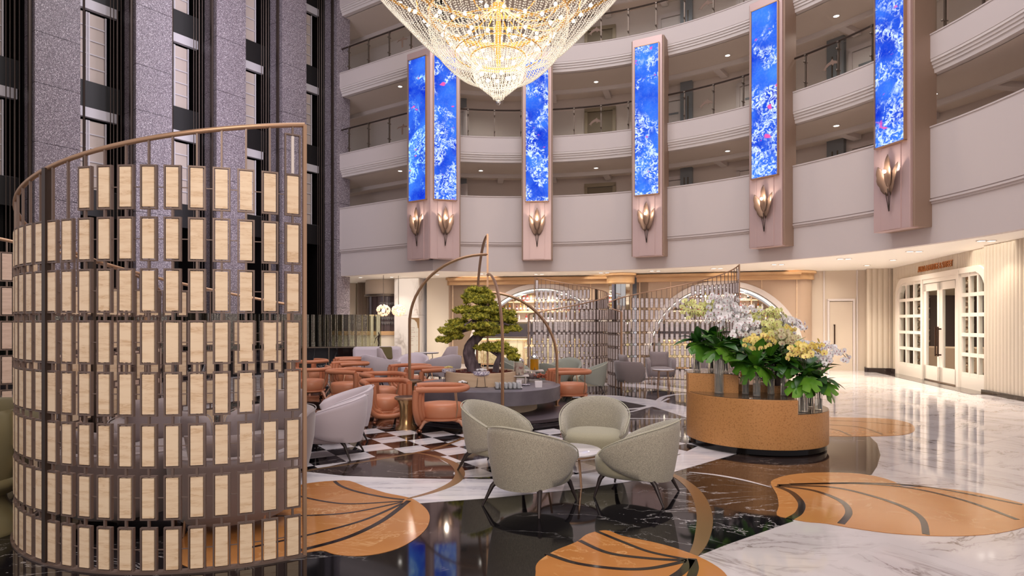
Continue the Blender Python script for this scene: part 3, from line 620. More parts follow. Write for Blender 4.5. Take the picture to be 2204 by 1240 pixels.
f1 = c+tr*.5; pilaster(f1[0], f1[1], math.atan2(tr[0], -tr[1]), 'right face of left corner pair', 1, wdt=1.0)
f2 = c+ld*.5+np.array([0, 0]); pilaster(f2[0], f2[1], math.atan2(ln[1], ln[0]), 'left face of left corner pair', 0, cyan=1, wdt=1.0)

struct('ceiling', MB().box((3, 14, 19.8), (34, 40, .3)), M['soffit'])

# ------------------------------------------------------------------ granite elevator wall on the left
G0 = np.array([(52-CX)/F*15.0, 15.0]); K4 = np.array([(715-CX)/F*22.8, 22.8]); gv = (K4-G0)/4; gl = np.linalg.norm(gv); gd = gv/gl; gn = np.array([gd[1], -gd[0]])
ga = math.atan2(gd[1], gd[0])
def gp(k, off=0): p = G0+gv*k+gn*off; return p
def gbox(mb, k0_, k1_, off0, off1, z0, z1):
    a, b, c_, d_ = gp(k0_, off0), gp(k1_, off0), gp(k1_, off1), gp(k0_, off1)
    return mb.prism([tuple(a), tuple(b), tuple(c_), tuple(d_)], z0, z1)
wl = struct('wall_left', gbox(MB(), -3.2, 4.5, -2.6, -2.4, 0, 20), M['dark'])
for k in range(-3, 5):
    zz = [0, 2.2, 4.8, 6.2, 7.7, 9.0, 10.7, 12.2, 13.9, 16.0, 20]
    kk = k+.092; k1_ = k+.512 if k < 4 else k+.36
    for a, b in zip(zz, zz[1:]):
        o = obj('granite_slab', gbox(MB(), kk, k1_, -.71, 0, a, b-.012), M['granite'], wl)
    obj('pillar_core', gbox(MB(), kk+.01, k1_-.01, -2.4, -.02, 0, 20), M['dark'], wl)
for k in range(-1, 4):
    ka, kb = k+.512, k+1.092; wd = kb-ka
    for n in range(-1, 4):
        b0 = 7.7+3.05*n
        if b0 < .9: b0 = 1.0
        o = thing('elevator_door_bay', 'pale elevator landing door seen through the dark shaft, storey %d, bay %d from the left' % (n+2, k+2), 'elevator')
        obj('spandrel', gbox(MB(), ka, kb, -1.15, -1.0, b0, b0+.75), M['dark'], o)
        obj('door_panel', gbox(MB(), ka+.02, ka+wd*.72, -1.14, -1.08, b0+.75, b0+2.7), M['shaft_beige'], o)
        obj('lintel', gbox(MB(), ka, kb-.03, -1.12, -.98, b0+2.78, b0+3.05), M['shaft_white'], o)
        g = MB()
        for r in range(1, 5): gbox(g, ka+.02, ka+wd*.72, -1.08, -1.05, b0+.75+r*.39, b0+.78+r*.39)
        for f in (.0, .34, .38, .69): gbox(g, ka+.02+f*wd, ka+.028+f*wd+.008, -1.08, -1.03, b0+.75, b0+2.7)
        obj('door_grid', g, M['shaft_white'], o)
        g = MB(); gbox(g, ka+wd*.74, kb-.02, -1.1, -1.04, b0+.72, b0+.76); obj('ledge', g, M['shaft_white'], o)
        o['label'] = 'pale landing door in elevator shaft %s from the left, %s storey' % (['zero', 'first', 'second', 'third', 'fourth', 'fifth', 'sixth', 'seventh', 'eighth', 'ninth', 'tenth'][k+2], ['lowest', 'second', 'third', 'fourth', 'fifth', 'sixth'][n+1])
    cb = thing('elevator_cables', 'vertical steel cables and guide rails in elevator shaft %s from the left' % ['zero', 'first', 'second', 'third', 'fourth', 'fifth', 'sixth', 'seventh', 'eighth', 'ninth', 'tenth'][k+2], 'cables')
    for f, r in ((.22, .03), (.70, .012), (.76, .012), (.83, .02), (.9, .012)):
        p = gp(ka+wd*f, -.6); obj('cable', MB().cyl((p[0], p[1], .9), (p[0], p[1], 20), r, n=6), M['dark_metal'], cb)
    p = gp(ka+.03, -.3); obj('guide_rail', MB().box((p[0], p[1], 10.4), (.05, .08, 19), ga), M['dark_metal'], cb)
    p = gp(kb-.02, -.2); obj('guide_rail', MB().box((p[0], p[1], 10.4), (.06, .1, 19), ga), M['dark_metal'], cb)
# low dark marble plinth with fluted glass wall in front of the elevators
gw = thing('fluted_glass_partition', 'long greenish fluted glass partition on a low black marble plinth before the elevators', 'partition')
segs = [(tuple(gp(-4.5, 1.15)), tuple(gp(3.1, 1.15)), 11), (tuple(gp(3.1, 1.15)), (-4.05, 20.75), 3)]
for (gp0, gp1, npan) in segs:
    dx = np.array(gp1)-np.array(gp0); dl = np.linalg.norm(dx); dxn = dx/dl; dn = np.array([dxn[1], -dxn[0]])
    for i in range(npan):
        mb = MB(); vs = []; n = 40
        for q in range(n+1):
            t = (i+(q/n)*.985)/npan; p = np.array(gp0)+dx*t+dn*.022*math.sin(q*PI*.9)
            for zz in (.80, 1.90): vs.append((p[0], p[1], zz))
        for q in range(n+1):
            t = (i+(q/n)*.985)/npan; p = np.array(gp0)+dx*t-dn*.03
            for zz in (.80, 1.90): vs.append((p[0], p[1], zz))
        m2 = 2*(n+1); fs = []
        for q in range(n):
            a = 2*q; fs += [(a, a+2, a+3, a+1), (m2+a, m2+a+1, m2+a+3, m2+a+2), (a+1, a+3, m2+a+3, m2+a+1), (a, m2+a, m2+a+2, a+2)]
        fs += [(0, 1, m2+1, m2), (2*n, m2+2*n, m2+2*n+1, 2*n+1)]
        obj('glass_panel', mb.add(vs, fs), M['green_glass'], gw, smooth=60)
    c_ = (np.array(gp0)+np.array(gp1))/2; an = math.atan2(dxn[1], dxn[0])
    obj('plinth', MB().box((c_[0], c_[1], .39), (dl, .35, .78), an), M['black_marble'], gw)
    obj('top_rail', MB().box((c_[0], c_[1], .79), (dl+.05, .4, .03), an), M['steel'], gw)
    for i in range(npan+1):
        p = np.array(gp0)+dx*(i/npan); obj('mullion', MB().box((p[0], p[1]-.02, .4), (.03, .42, .8), an), M['steel'], gw)
# bronze deer like figurine on the plinth end
fg = thing('figurine', 'small dark metal figurine at the right end of the glass partition', 'figurine', (-4.15, 20.72, .80))
obj('body', MB().tube([(0, 0, 0), (.02, 0, .12), (0, 0, .26), (.03, 0, .4), (.0, 0, .5)], [.03, .025, .04, .03, .015], 6), M['dark_metal'], fg)
obj('arm', MB().tube([(.0, 0, .38), (-.1, 0, .28), (-.14, 0, .12)], .014, 5), M['dark_metal'], fg)
light('elevator_wall_fill', 'AREA', (-7.0, 17.0, 9.0), 260, (.86, .82, 1), 2.5, (math.radians(90), 0, math.radians(50)), size_y=12)  # cool fill added in front of the elevator wall, no lamp in the shafts

# ------------------------------------------------------------------ lobby walls under the mezzanine
def wallseg(name, p, q, z0, z1, m, th=.12, parent=None):
    p = np.array(p, float); q = np.array(q, float); d = q-p; L = np.linalg.norm(d); c = (p+q)/2
    return struct(name, MB().box((c[0], c[1], (z0+z1)/2), (L, th, z1-z0), math.atan2(d[1], d[0])), m, parent)
# far left lobby: marble column, display cabinet, curtain, panels, reception
struct('wall_far', MB().box((-8, 33, 1.7), (22, .2, 3.4)), M['cream2'])
mc = thing('marble_column', 'square white veined marble column left of the bar', 'column', (-3.55, 24.6, 0), -.32)
for (z0, z1) in ((0, 1.92), (1.92, 3.4)):
    for (sx, sy, wd, rz) in ((0, -.52, 1.04, 0), (.52, 0, 1.04, PI/2), (-.52, 0, 1.04, PI/2), (0, .52, 1.04, 0)):
        o = obj('marble_slab', MB().box((sx, sy, (z0+z1)/2), (wd, .04, z1-z0-.006), rz), M['column_marble'], mc)
wallseg('wall_bar_end', (-2.9, 24.3), (-1.85, 24.0), 0, 3.4, M['cream2'])
# cabinet
cb = thing('display_cabinet', 'round smoked glass bottle cabinet with cream base and brass band', 'cabinet', (-4.75, 25.6, 0))
obj('base', MB().lathe([(.86, 0), (.86, 1.12)], n=40), M['cream2'], cb, smooth=40)
obj('band', MB().lathe([(.86, 1.10), (.93, 1.12), (.93, 1.25), (.86, 1.27)], n=40), M['bar_gold'], cb, smooth=40)
obj('smoked_drum', MB().lathe([(.80, 1.27), (.80, 2.72)], n=40), M['smoked'], cb, smooth=40)
obj('canopy', MB().lathe([(.90, 2.72), (.92, 2.78), (.92, 3.22), (.9, 3.4)], n=40), M['cream'], cb, smooth=40)
obj('canopy_ring', MB().lathe([(.93, 2.70), (.95, 2.72), (.95, 2.79), (.93, 2.8)], n=40, cap=False), M['steel'], cb, smooth=40)
for k in range(9):
    a = PI*1.05+k*PI*.9/8; obj('mullion', MB().box((.81*math.cos(a), .81*math.sin(a), 2.0), (.02, .02, 1.45), a), M['dark_metal'], cb)
for r, z in enumerate((1.55, 1.75, 2.1, 2.35)):
    for k in range(7):
        a = PI*1.45+k*.11; obj('glass_bowl', MB().lathe([(.02, 0), (.05, .05), (.06, .09), (.05, .11)], (.83*math.cos(a), .83*math.sin(a), z), 8), M['vase_glass'], cb, smooth=60)
for i, x in enumerate((-5.05, -4.45)):
    t = thing('pendant_lamp', 'glowing faceted glass globe pendant before the cabinet, %s one' % ('left', 'right')[i], 'lamp', (x*.86-.0, 22.6+i*.3, 0), 0, 'globe pendants')
    obj('cord', MB().cyl((0, 0, 2.3), (0, 0, 3.4), .012, n=6), M['steel'], t)
    b = MB()
    rg = random.Random(i)
    for k in range(90):
        u = rg.uniform(-1, 1); a = rg.uniform(0, 2*PI); r = math.sqrt(1-u*u)*.24; b.ball((r*math.cos(a), r*math.sin(a), 2.08+u*.2), .035, 5, 3)
    obj('glass_facets', b, M['globe'], t)
    obj('bulb', MB().ball((0, 0, 2.08), .07, 10, 8), M['globe_bulb'], t)
for i, (x0_, x1_, y_) in enumerate(((-6.25, -5.75, 26.6), (-9.2, -8.6, 24.5))):
    cu = MB(); n = 40; vs = []
    for q in range(n+1):
        x = x0_+(x1_-x0_)*q/n; y = y_+.05*math.sin(q*PI*.55)
        vs += [(x, y, .1), (x, y, 3.38)]
    cu.add(vs, [(2*q, 2*q+2, 2*q+3, 2*q+1) for q in range(n)])
    o = tag(obj('curtain', cu, M['curtain'], smooth=60), ['taupe gathered curtain left of the round bottle cabinet', 'taupe gathered curtain behind the granite wall'][i], 'curtain'); sm = o.modifiers.new('s', 'SOLIDIFY'); sm.thickness = .01
pw = struct('wall_panelled', MB().box((-7.15, 27.6, 1.7), (1.25, .8, 3.4), .1), M['cream'])
for (x, w_) in ((-7.45, .5),):
    g = MB()
    for (dx_, dz, ww, hh) in ((-.28, 1.9, .03, 2.5), (.28, 1.9, .03, 2.5), (0, .65, .59, .03), (0, 3.15, .59, .03)): g.box((x+dx_, 27.12, dz), (ww, .03, hh), .1)
    obj('panel_moulding', g, M['trim_white'], pw)
wallseg('wall_panel_side', (-6.5, 27.4), (-5.6, 29.5), 0, 3.4, M['cream'])
struct('door_30', MB().box((-8.15, 27.9, 1.3), (.6, .08, 2.6)), M['grey_pilaster'])
# menu stand
ms = thing('menu_stand', 'tall gold framed menu sign board before the marble column', 'sign', (-2.78, 19.6, 0), -.08)
g = MB(); W_, H_ = .34, 1.32; zb = .45
for s_ in (-1, 1): g.box((s_*W_/2, 0, zb+H_/2), (.025, .03, H_+.02))
for zz in (zb, zb+H_): g.box((0, 0, zz), (W_+.02, .03, .025))
obj('frame', g, M['card_gold'], ms)
obj('board', MB().box((0, .004, zb+H_/2), (W_-.02, .01, H_-.02)), mat('sign_board', rgb(246, 232, 208), .5, emit=.25), ms)  # low emission brightens the board colour
g = MB()
pts = [(W_/2-.01, H_-.01), (-.1, H_-.01), (.02, H_-.05), (.1, H_-.14), (.13, H_-.3), (W_/2-.01, H_-.34)]
g.add([(x, -.006, zb+z) for x, z in pts], [tuple(range(len(pts)))]); obj('corner_ornament', g, M['card_gold'], ms)
g = MB()
for r in range(5):
    for k in range(5):
        x = -.14+.07*k+(r % 2)*.03; zz = zb+.05+r*.045
        if k > 4-r and r > 2 and k < 3: continue
        g.tube([(x-.03, -.008, zz), (x-.015, -.008, zz+.022), (x, -.008, zz+.012), (x+.015, -.008, zz+.022), (x+.03, -.008, zz)], .003, 4)
obj('scale_ornament', g, M['card_gold'], ms)
def text(name, body, size, m, parent, loc, rot, ext=.002, sx=1, align='LEFT'):
    cu = bpy.data.curves.new(name, 'FONT'); cu.body = body; cu.size = size; cu.extrude = ext; cu.align_x = align; cu.resolution_u = 2
    tmp = bpy.data.objects.new('tmp', cu); C.objects.link(tmp); dg = bpy.context.evaluated_depsgraph_get(); dg.update()
    me = bpy.data.meshes.new_from_object(tmp.evaluated_get(dg)); bpy.data.objects.remove(tmp); me.materials.clear(); me.materials.append(m)
    o = bpy.data.objects.new(name, me); C.objects.link(o); o.parent = parent; o.location = loc; o.rotation_euler = rot; o.scale = (sx, 1, 1)
    return o
for r, s_ in enumerate(('Mille Feuille', 'Chocolate', 'Cheese Cake', 'Tart', 'Opera Cake', 'Baklava', 'Tiramisu', '&', 'Pistachio')):
    text('menu_text', s_, .034, M['text_dark'], ms, (-.13, -.007, zb+1.0-r*.07), (PI/2, 0, 0), .0005)
    if r % 2 == 0: text('menu_price', '8', .034, M['text_dark'], ms, (.1, -.007, zb+1.0-r*.07), (PI/2, 0, 0), .0005)
for s_ in (-1, 1): obj('foot', MB().box((s_*W_/2, 0, zb/2), (.025, .03, zb)), M['card_gold'], ms)
obj('base', MB().box((0, 0, .01), (W_+.06, .3, .02)), M['card_gold'], ms)

# ------------------------------------------------------------------ bar walls with arches
def archwall(p, q, cx_px, R, zc, idx, word):
    p = np.array(p); q = np.array(q); d = q-p; L = np.linalg.norm(d); dn_ = d/L; inn = np.array([-dn_[1], dn_[0]])   # inn: away from viewer
    t_ = (cx_px-CX)/F; s0 = (p[1]*t_-p[0])/(dn_[0]-t_*dn_[1])
    def W(s, off, z): a = p+dn_*s+inn*off; return (a[0], a[1], z)
    xs = sorted(set([0, L]+[s0-R*math.cos(PI*i/48) for i in range(49)])); xs = [x for x in xs if 0 <= x <= L]
    mb = MB(); vs = []; fs = []
    def zl(x): return zc+math.sqrt(max(0, R*R-(x-s0)**2)) if abs(x-s0) < R else 0
    for x in xs: vs += [W(x, 0, zl(x)), W(x, 0, 3.4)]
    for i in range(len(xs)-1):
        if zl(xs[i])+zl(xs[i+1]) < .01 or True: fs.append((2*i, 2*i+2, 2*i+3, 2*i+1))
    # side strips below springing
    mb.add(vs, fs)
    mb.add([W(0, 0, 0), W(max(0.01, s0-R), 0, 0), W(max(0.01, s0-R), 0, 3.4), W(0, 0, 3.4)], [(0, 1, 2, 3)])
    mb.add([W(s0+R, 0, 0), W(L, 0, 0), W(L, 0, 3.4), W(s0+R, 0, 3.4)], [(0, 1, 2, 3)])
    wl_ = struct('wall_bar_%s' % word, mb, M['bar_wall'])
    A = [PI*i/40 for i in range(41)]
    def ringm(r0, r1, o0, o1):
        m_ = MB(); vs = []
        for a in A:
            for (r, o) in ((r0, o0), (r1, o0), (r1, o1), (r0, o1)): vs.append(W(s0-r*math.cos(a), o, max(.02, zc+r*math.sin(a))))
        fs = []
        for i in range(40):
            for k in range(4): l = (k+1) % 4; fs.append((i*4+k, i*4+l, i*4+4+l, i*4+4+k))
        return m_.add(vs, fs)
    obj('arch_trim', ringm(R-.02, R+.16, -.05, .02), M['trim_white'], wl_, smooth=40)
    obj('arch_reveal', ringm(R-.04, R-.0, -.0, .55), M['steel'], wl_, smooth=40)
    obj('arch_light', ringm(R-.075, R-.052, .1, .13), M['led'], wl_, smooth=40)
    obj('arch_inner_trim', ringm(R-.16, R-.04, .3, .36), M['mirror'], wl_, smooth=40)
    obj('arch_inner_edge', ringm(R-.18, R-.16, .28, .38), M['bronze'], wl_, smooth=40)
    c = p+dn_*s0+inn*.72; an_ = math.atan2(dn_[1], dn_[0])
    obj('niche_back', MB().box((c[0], c[1], 1.8), (2*R+.3, .04, 3.2), an_), M['cream'], wl_)
    # panel joints in gold
    g = MB()
    for f in (.02, .22, .78, .985) if idx else (.02, .16, .5, .9):
        c = p+dn_*L*f; lo = zl(L*f)+.1 if abs(L*f-s0) < R+.1 else 0
        g.box((c[0]-inn[0]*.012, c[1]-inn[1]*.012, (lo+3.1)/2), (.03, .03, 3.1-lo), an_)
    obj('joint_strip', g, M['wood_pale'], wl_)
    g = MB(); c = p+dn_*L/2-inn*.06; g.box((c[0], c[1], 3.22), (L, .14, .26), an_); g.box((c[0]-inn[0]*.03, c[1]-inn[1]*.03, 3.31), (L+.06, .22, .1), an_)
    obj('crown', g, M['bar_gold'], wl_)
    # dark glass splash panel, back counter
    c = p+dn_*s0+inn*.66
    bc = thing('back_bar', 'dark glass splashback and steel counter inside the %s arch' % word, 'counter', (0, 0, 0))
    obj('splashback', MB().box((c[0], c[1], 1.32), (2*R-.5, .03, .52), an_), mat('dark_glass_%d' % idx, rgb(82, 78, 90), .2), bc)
    c2 = p+dn_*s0+inn*.35; obj('worktop', MB().box((c2[0], c2[1], .98), (2*R-.5, .55, .05), an_), M['steel'], bc); obj('cabinet', MB().box((c2[0], c2[1], .48), (2*R-.5, .5, .94), an_), M['grey_pilaster'], bc)
    # shelves and bottles
    sh = thing('bottle_shelf', 'cream bottle shelving inside the %s arch' % word, 'shelf')
    cols = [('amber', rgb(170, 96, 30)), ('dark red', rgb(110, 24, 22)), ('clear', rgb(214, 206, 196)), ('dark green', rgb(36, 52, 34)), ('black', rgb(30, 22, 24)), ('orange', rgb(222, 140, 40)), ('brown', rgb(92, 52, 32)), ('red', rgb(190, 40, 30)), ('pale yellow', rgb(216, 198, 110))]
    if not hasattr(archwall, 'bm'):
        archwall.bm = []
        for (nm_, cc) in cols:
            me = mesh_of(MB().lathe([(.036, 0), (.038, .01), (.038, .17), (.03, .2), (.013, .225), (.012, .285), (.0145, .286), (.0145, .305), (.001, .306)], n=10), 40)
            me.materials.append(mat('bottle_'+nm_.replace(' ', '_'), cc, .12, 0, coat=.5))
            lb = mesh_of(MB().lathe([(.0385, .05), (.0388, .051), (.0388, .13), (.0385, .131)], n=10, cap=False), 40); lb.materials.append(M['white_paper'])
            archwall.bm.append((nm_, me, lb))
    rg = random.Random(5+idx)
    for r, z in enumerate((1.71, 2.10, 2.49)):
        hw = math.sqrt(max(.2, (R-.2)**2-(z-zc)**2)); c = p+dn_*s0+inn*.6
        obj('shelf_board', MB().box((c[0], c[1], z-.02), (2*hw, .22, .03 if r else .1), an_), M['cream'] if r else M['trim_white'], sh)
        g = MB(); cs = p+dn_*s0+inn*.7; g.box((cs[0], cs[1], z+.335), (2*hw*.97, .02, .02), an_); obj('shelf_light', g, M['warm_strip'], sh)
        n = int(2*hw/.145); cnt = 0
        for i in range(n):
            s_ = s0-hw+.12+i*.145
            if rg.random() < .1 or s_ > s0+hw-.08: continue
            nm_, me, lb = archwall.bm[rg.randrange(len(cols))]; pos = p+dn_*s_+inn*.58; cnt += 1
            row = ('lowest', 'middle', 'top')[r]
            b = thing('bottle', '%s liquor bottle, %s from the left, %s shelf, %s arch' % (nm_, ordinal(cnt), row, word), 'bottle', (pos[0], pos[1], z-.0045), 0, 'bottles on the %s arch shelves' % word)
            b.scale = (1, 1, rg.uniform(.85, 1.0)); obj('bottle_body', me, None, b); obj('label', lb, None, b)
    for f in (-.35, .35):
        c = p+dn_*(s0+f*R*1.2)+inn*.6; obj('upright', MB().box((c[0], c[1], 2.1), (.03, .2, 1.0), an_), M['wood_pale'], sh)
    # front counter in veined onyx
    ct = p+dn_*s0-inn*.95
    fc = thing('bar_counter', 'glowing veined onyx bar counter in front of the %s arch' % word, 'counter')
    nsl = 6; LL = 2*R-.9
    for i in range(nsl):
        c = p+dn_*(s0-LL/2+LL*(i+.5)/nsl)-inn*.95; obj('onyx_slab', MB().box((c[0], c[1], .58), (LL/nsl-.008, .5, .92), an_), M['onyx'], fc)
    obj('counter_top', MB().box((ct[0], ct[1], 1.07), (LL+.1, .62, .05), an_), M['steel'], fc)
    obj('kick', MB().box((ct[0], ct[1], .06), (LL-.1, .4, .12), an_), M['black_plinth'], fc)
    c = p+dn_*s0-inn*1.28; obj('light_strip', MB().box((c[0]+inn[0]*.06, c[1]+inn[1]*.06, 1.03), (LL, .02, .02), an_), M['warm_strip'], fc)
    light('bar_light', 'AREA', (c[0]-inn[0]*.15, c[1]-inn[1]*.15, 1.6), 26, (1, .8, .52), LL*.9, (math.radians(28), 0, an_), size_y=.1)
    c = p+dn_*s0+inn*.25; light('niche_light', 'AREA', (c[0], c[1], zc+R-.25), 80, (1, .92, .86), R, (0, 0, an_), size_y=.25)
    # gold framed high stools along the counter
    for i in range(3):
        c = p+dn_*(s0-LL/2+.6+i*LL*.33)-inn*1.55
        t = thing('bar_stool', 'slender gold framed bar stool, %s from the left at the %s counter' % (('first', 'second', 'third')[i], word), 'stool', (c[0], c[1], 0), an_, 'bar stools at the %s counter' % word)
        g = MB()
        for (a_, b_) in ((-.3, -.18), (.3, -.18), (-.3, .18), (.3, .18)): g.box((a_, b_, .48), (.02, .02, .96))
        for zz in (.95, .12):
            for b_ in (-.18, .18): g.box((0, b_, zz), (.6, .02, .02))
            for a_ in (-.3, .3): g.box((a_, 0, zz), (.02, .36, .02))
        obj('frame', g, M['bar_gold'], t); obj('seat', MB().box((0, 0, .72), (.56, .34, .06)), M['cream'], t, bevel=.01)
archwall((-1.95, 23.75), (4.05, 22.75), 1165, 2.75, .22, 0, 'left')
archwall((5.0, 22.0), (10.2, 20.55), 1553, 2.5, .45, 1, 'right')
# rounded ends of the bar walls
struct('wall_corner_left', MB().lathe([(.30, 0), (.30, 3.4)], (-1.72, 24.02, 0), 24), M['bar_wall'], smooth=40)
struct('wall_corner_right', MB().lathe([(.55, 0), (.55, 3.4)], (10.3, 21.1, 0), 32), M['bar_wall'], smooth=40)
struct('trim_1', MB().lathe([(.62, 3.1), (.62, 3.3), (.70, 3.32), (.70, 3.4)], (10.3, 21.1, 0), 32), M['bar_gold'], smooth=40)
struct('trim_2', MB().lathe([(.36, 3.1), (.36, 3.3), (.42, 3.32), (.42, 3.4)], (-1.72, 24.02, 0), 24), M['bar_gold'], smooth=40)
# faceted mirror column between the two bars
mcx, mcy = (1336-CX)/F*21.9, 21.9
mc = thing('mirror_column', 'round column clad in mirror strips between the two bar arches', 'column', (mcx, mcy, 0))
for i in range(16):
    a = 2*PI*i/16; obj('mirror_strip', MB().box((.43*math.cos(a), .43*math.sin(a), 1.5), (.02, .165, 3.0), a), M['mirror'], mc)
obj('crown', MB().lathe([(.44, 3.0), (.5, 3.05), (.5, 3.3), (.56, 3.32), (.56, 3.4)], n=32), M['bar_gold'], mc, smooth=40)

# ------------------------------------------------------------------ right side: service door, fluted walls, lounge front
wallseg('wall_service', (10.7, 20.95), (12.55, 20.35), 0, 3.4, M['cream'], .1)
def onwall(px, p, q):
    t_ = (px-CX)/F; p = np.array(p); d = np.array(q)-p; L = np.linalg.norm(d); d = d/L; s_ = (p[1]*t_-p[0])/(d[0]-t_*d[1]); return p+d*s_
wp, wq = (10.7, 20.95), (12.55, 20.35); wa = math.atan2(wq[1]-wp[1], wq[0]-wp[0])
c = onwall(1809, wp, wq); wd_ = np.linalg.norm(onwall(1833, wp, wq)-onwall(1784, wp, wq))
d5 = obj('door_40', MB().box((0, -.07, 1.17), (wd_, .05, 2.34)), M['cream'], loc=(c[0], c[1], 0), rz=wa); d5['kind'] = 'structure'
g = MB()
for s_ in (-1, 1): g.box((s_*(wd_/2+.04), -.08, 1.2), (.06, .08, 2.4))
g.box((0, -.08, 2.4), (wd_+.14, .08, .07)); obj('door_frame', g, M['trim_white'], d5)
g = MB(); g.box((-wd_/2+.14, -.14, 1.17), (.035, .03, .78))
for zz in (.8, 1.54): g.box((-wd_/2+.14, -.11, zz), (.045, .06, .045))
obj('door_handle', g, M['handle'], d5)
obj('door_lock', MB().cyl((-wd_/2+.04, -.11, .82), (-wd_/2+.04, -.08, .82), .025, n=8), M['handle'], d5)
g = MB(); 
for px in (1771, 1842): c = onwall(px, wp, wq); g.box((c[0], c[1]-.07, 1.7), (.04, .05, 3.4), wa)
struct('trim_3', g, M['trim_white'])
struct('baseboard_service', MB().box((10.9, 20.82, .07), (.35, .08, .14), wa), M['brown_marble'])
struct('baseboard_right', MB().box((12.42, 20.32, .07), (.25, .08, .14), wa), M['brown_marble'])
def fluted(name, p, q, z0, z1, pitch=.085, m=None):
    p = np.array(p, float); q = np.array(q, float); d = q-p; L = np.linalg.norm(d); d /= L; nn = np.array([d[1], -d[0]]); n = max(2, int(L/pitch)); vs = []; fs = []; cs = []
    prof = [(0, 0), (.12, .6), (.3, 1), (.6, 1), (.78, .6), (.9, 0)]
    for i in range(n):
        for (t, h) in prof: cs.append(p+d*L*(i+t)/n+nn*.028*h)
    cs.append(q)
    for a in cs: vs += [(a[0], a[1], z0), (a[0], a[1], z1)]
    for i in range(len(cs)-1): fs.append((2*i, 2*i+2, 2*i+3, 2*i+1))
    k = len(vs); a, b = p-nn*.1, q-nn*.1
    vs += [(a[0], a[1], z0), (a[0], a[1], z1), (b[0], b[1], z0), (b[0], b[1], z1)]; fs += [(k, k+1, k+3, k+2)]
    return struct(name, MB().add(vs, fs), m or M['fluted'])
P1 = (12.5, 20.42); P2 = at(1867, 790, 19.9)[:2]; P3 = at(1914, 790, 19.75)[:2]
wallseg('wall_pier_return', P3, (12.95, 19.78), 0, 3.4, M['fluted'], .06)
fluted('wall_fluted_pier', P1, P2, .14, 3.4, .14); fluted('wall_fluted_pier', P2, P3, .14, 3.4, .14)
Wp = np.array([12.85, 19.7]); Wd = np.array([-.254, -.967]); Wd /= np.linalg.norm(Wd); Wn = np.array([Wd[1], -Wd[0]]); wang = math.atan2(Wd[1], Wd[0])
def Wt(t, off=0): p = Wp+Wd*t+Wn*off; return (p[0], p[1])
# Wn must face the hall (towards -x)
if Wn[0] > 0: Wn = -Wn
fluted('wall_right', Wt(0), Wt(.42), .14, 3.4); fluted('wall_right', Wt(.42), Wt(6.05), 3.0, 3.4)
for (a, b) in ((P1, P2), (P2, P3), (Wt(0, .03), Wt(.4, .03))):
    wallseg('baseboard_pier', a, b, 0, .14, M['brown_marble'], .16)
def wbox(mb, t0, t1, o0, o1, z0, z1): a, b, c_, d_ = Wt(t0, o0), Wt(t1, o0), Wt(t1, o1), Wt(t0, o1); return mb.prism([a, b, c_, d_], z0, z1)
# rounded-corner surround above the glazing: spandrel pieces
mb = MB(); R_ = .55
for (tc, sg) in ((.42+R_, -1), (6.05-R_, 1)):
    vs = []; n = 10
    for i in range(n+1):
        a = PI/2*i/n; t = tc+sg*R_*math.sin(a); z = 3.0-R_+R_*math.cos(a)
        for o_ in (.0, .06): p = Wt(t, o_); vs.append((p[0], p[1], z))
        for o_ in (.0, .06): p = Wt(t, o_); vs.append((p[0], p[1], 3.0))
    mb.add(vs, [(4*i+1, 4*i+5, 4*i+7, 4*i+3) for i in range(n)]+[(4*i, 4*i+4, 4*i+5, 4*i+1) for i in range(n)])
struct('wall_spandrel', mb, M['fluted'])
# white frame ring following the rounded opening
cur = [(.42, .0)]+[(.42, 3.0-R_)]+[(.42+R_-R_*math.cos(PI/2*i/8), 3.0-R_+R_*math.sin(PI/2*i/8)) for i in range(1, 9)]+[(6.05-R_+R_*math.sin(PI/2*i/8), 3.0-R_+R_*math.cos(PI/2*i/8)) for i in range(9)]+[(6.05, .0)]
vs = []; cc = np.array([3.2, 1.2])
for (t, z) in cur:
    v = np.array([t, z]); dv = np.array([0, 0.]); 
    dv[0] = .14 if t < 1.0 else (-.14 if t > 5.5 else 0); dv[1] = -.14 if z > 2.4 else 0
    for (tt, z_) in ((t, z), (t+dv[0], z+dv[1])):
        for o_ in (-.1, .09): p = Wt(tt, o_); vs.append((p[0], p[1], z_))
fs = []
for i in range(len(cur)-1):
    a = 4*i; b = a+4; fs += [(a, b, b+1, a+1), (a+2, a+3, b+3, b+2), (a+1, b+1, b+3, a+3), (a, a+2, b+2, b)]
lf = struct('window_1', MB().add(vs, fs), M['door_white'])
def window(t0, t1, cols, rows, name, z0=.30, z1=2.86):
    o = obj('window_sash', wbox(MB(), t0, t1, -.04, .05, 0, z0), M['door_white'], lf)
    g = MB(); b = .07
    for i in range(cols+1): t = t0+(t1-t0-b)*i/cols; wbox(g, t, t+b, -.04, .05, z0, z1)
    for j in range(rows+1): z = z0+(z1-z0-.09)*j/rows; wbox(g, t0, t1, -.035, .045, z, z+.09)
    obj('glazing_bars', g, M['door_white'], lf)
    for i in range(cols):
        for j in range(rows):
            ta = t0+b+(t1-t0-b)*i/cols; tb_ = t0+(t1-t0-b)*(i+1)/cols; za = z0+.09+(z1-z0-.09)*j/rows; zb_ = z0+(z1-z0-.09)*(j+1)/rows
            obj('pane', wbox(MB(), ta, tb_, .0, .008, za, zb_), M['glass'], lf)
window(.56, 2.36, 3, 5, 'a'); window(4.62, 5.93, 3, 5, 'b')
obj('window_mullion', wbox(wbox(MB(), 2.36, 2.46, -.06, .10, 0, 2.86), 4.50, 4.62, -.06, .10, 0, 2.95), M['door_white'], lf)
obj('door_transom', wbox(MB(), 2.46, 4.5, -.05, .07, 2.74, 2.86), M['door_white'], lf)
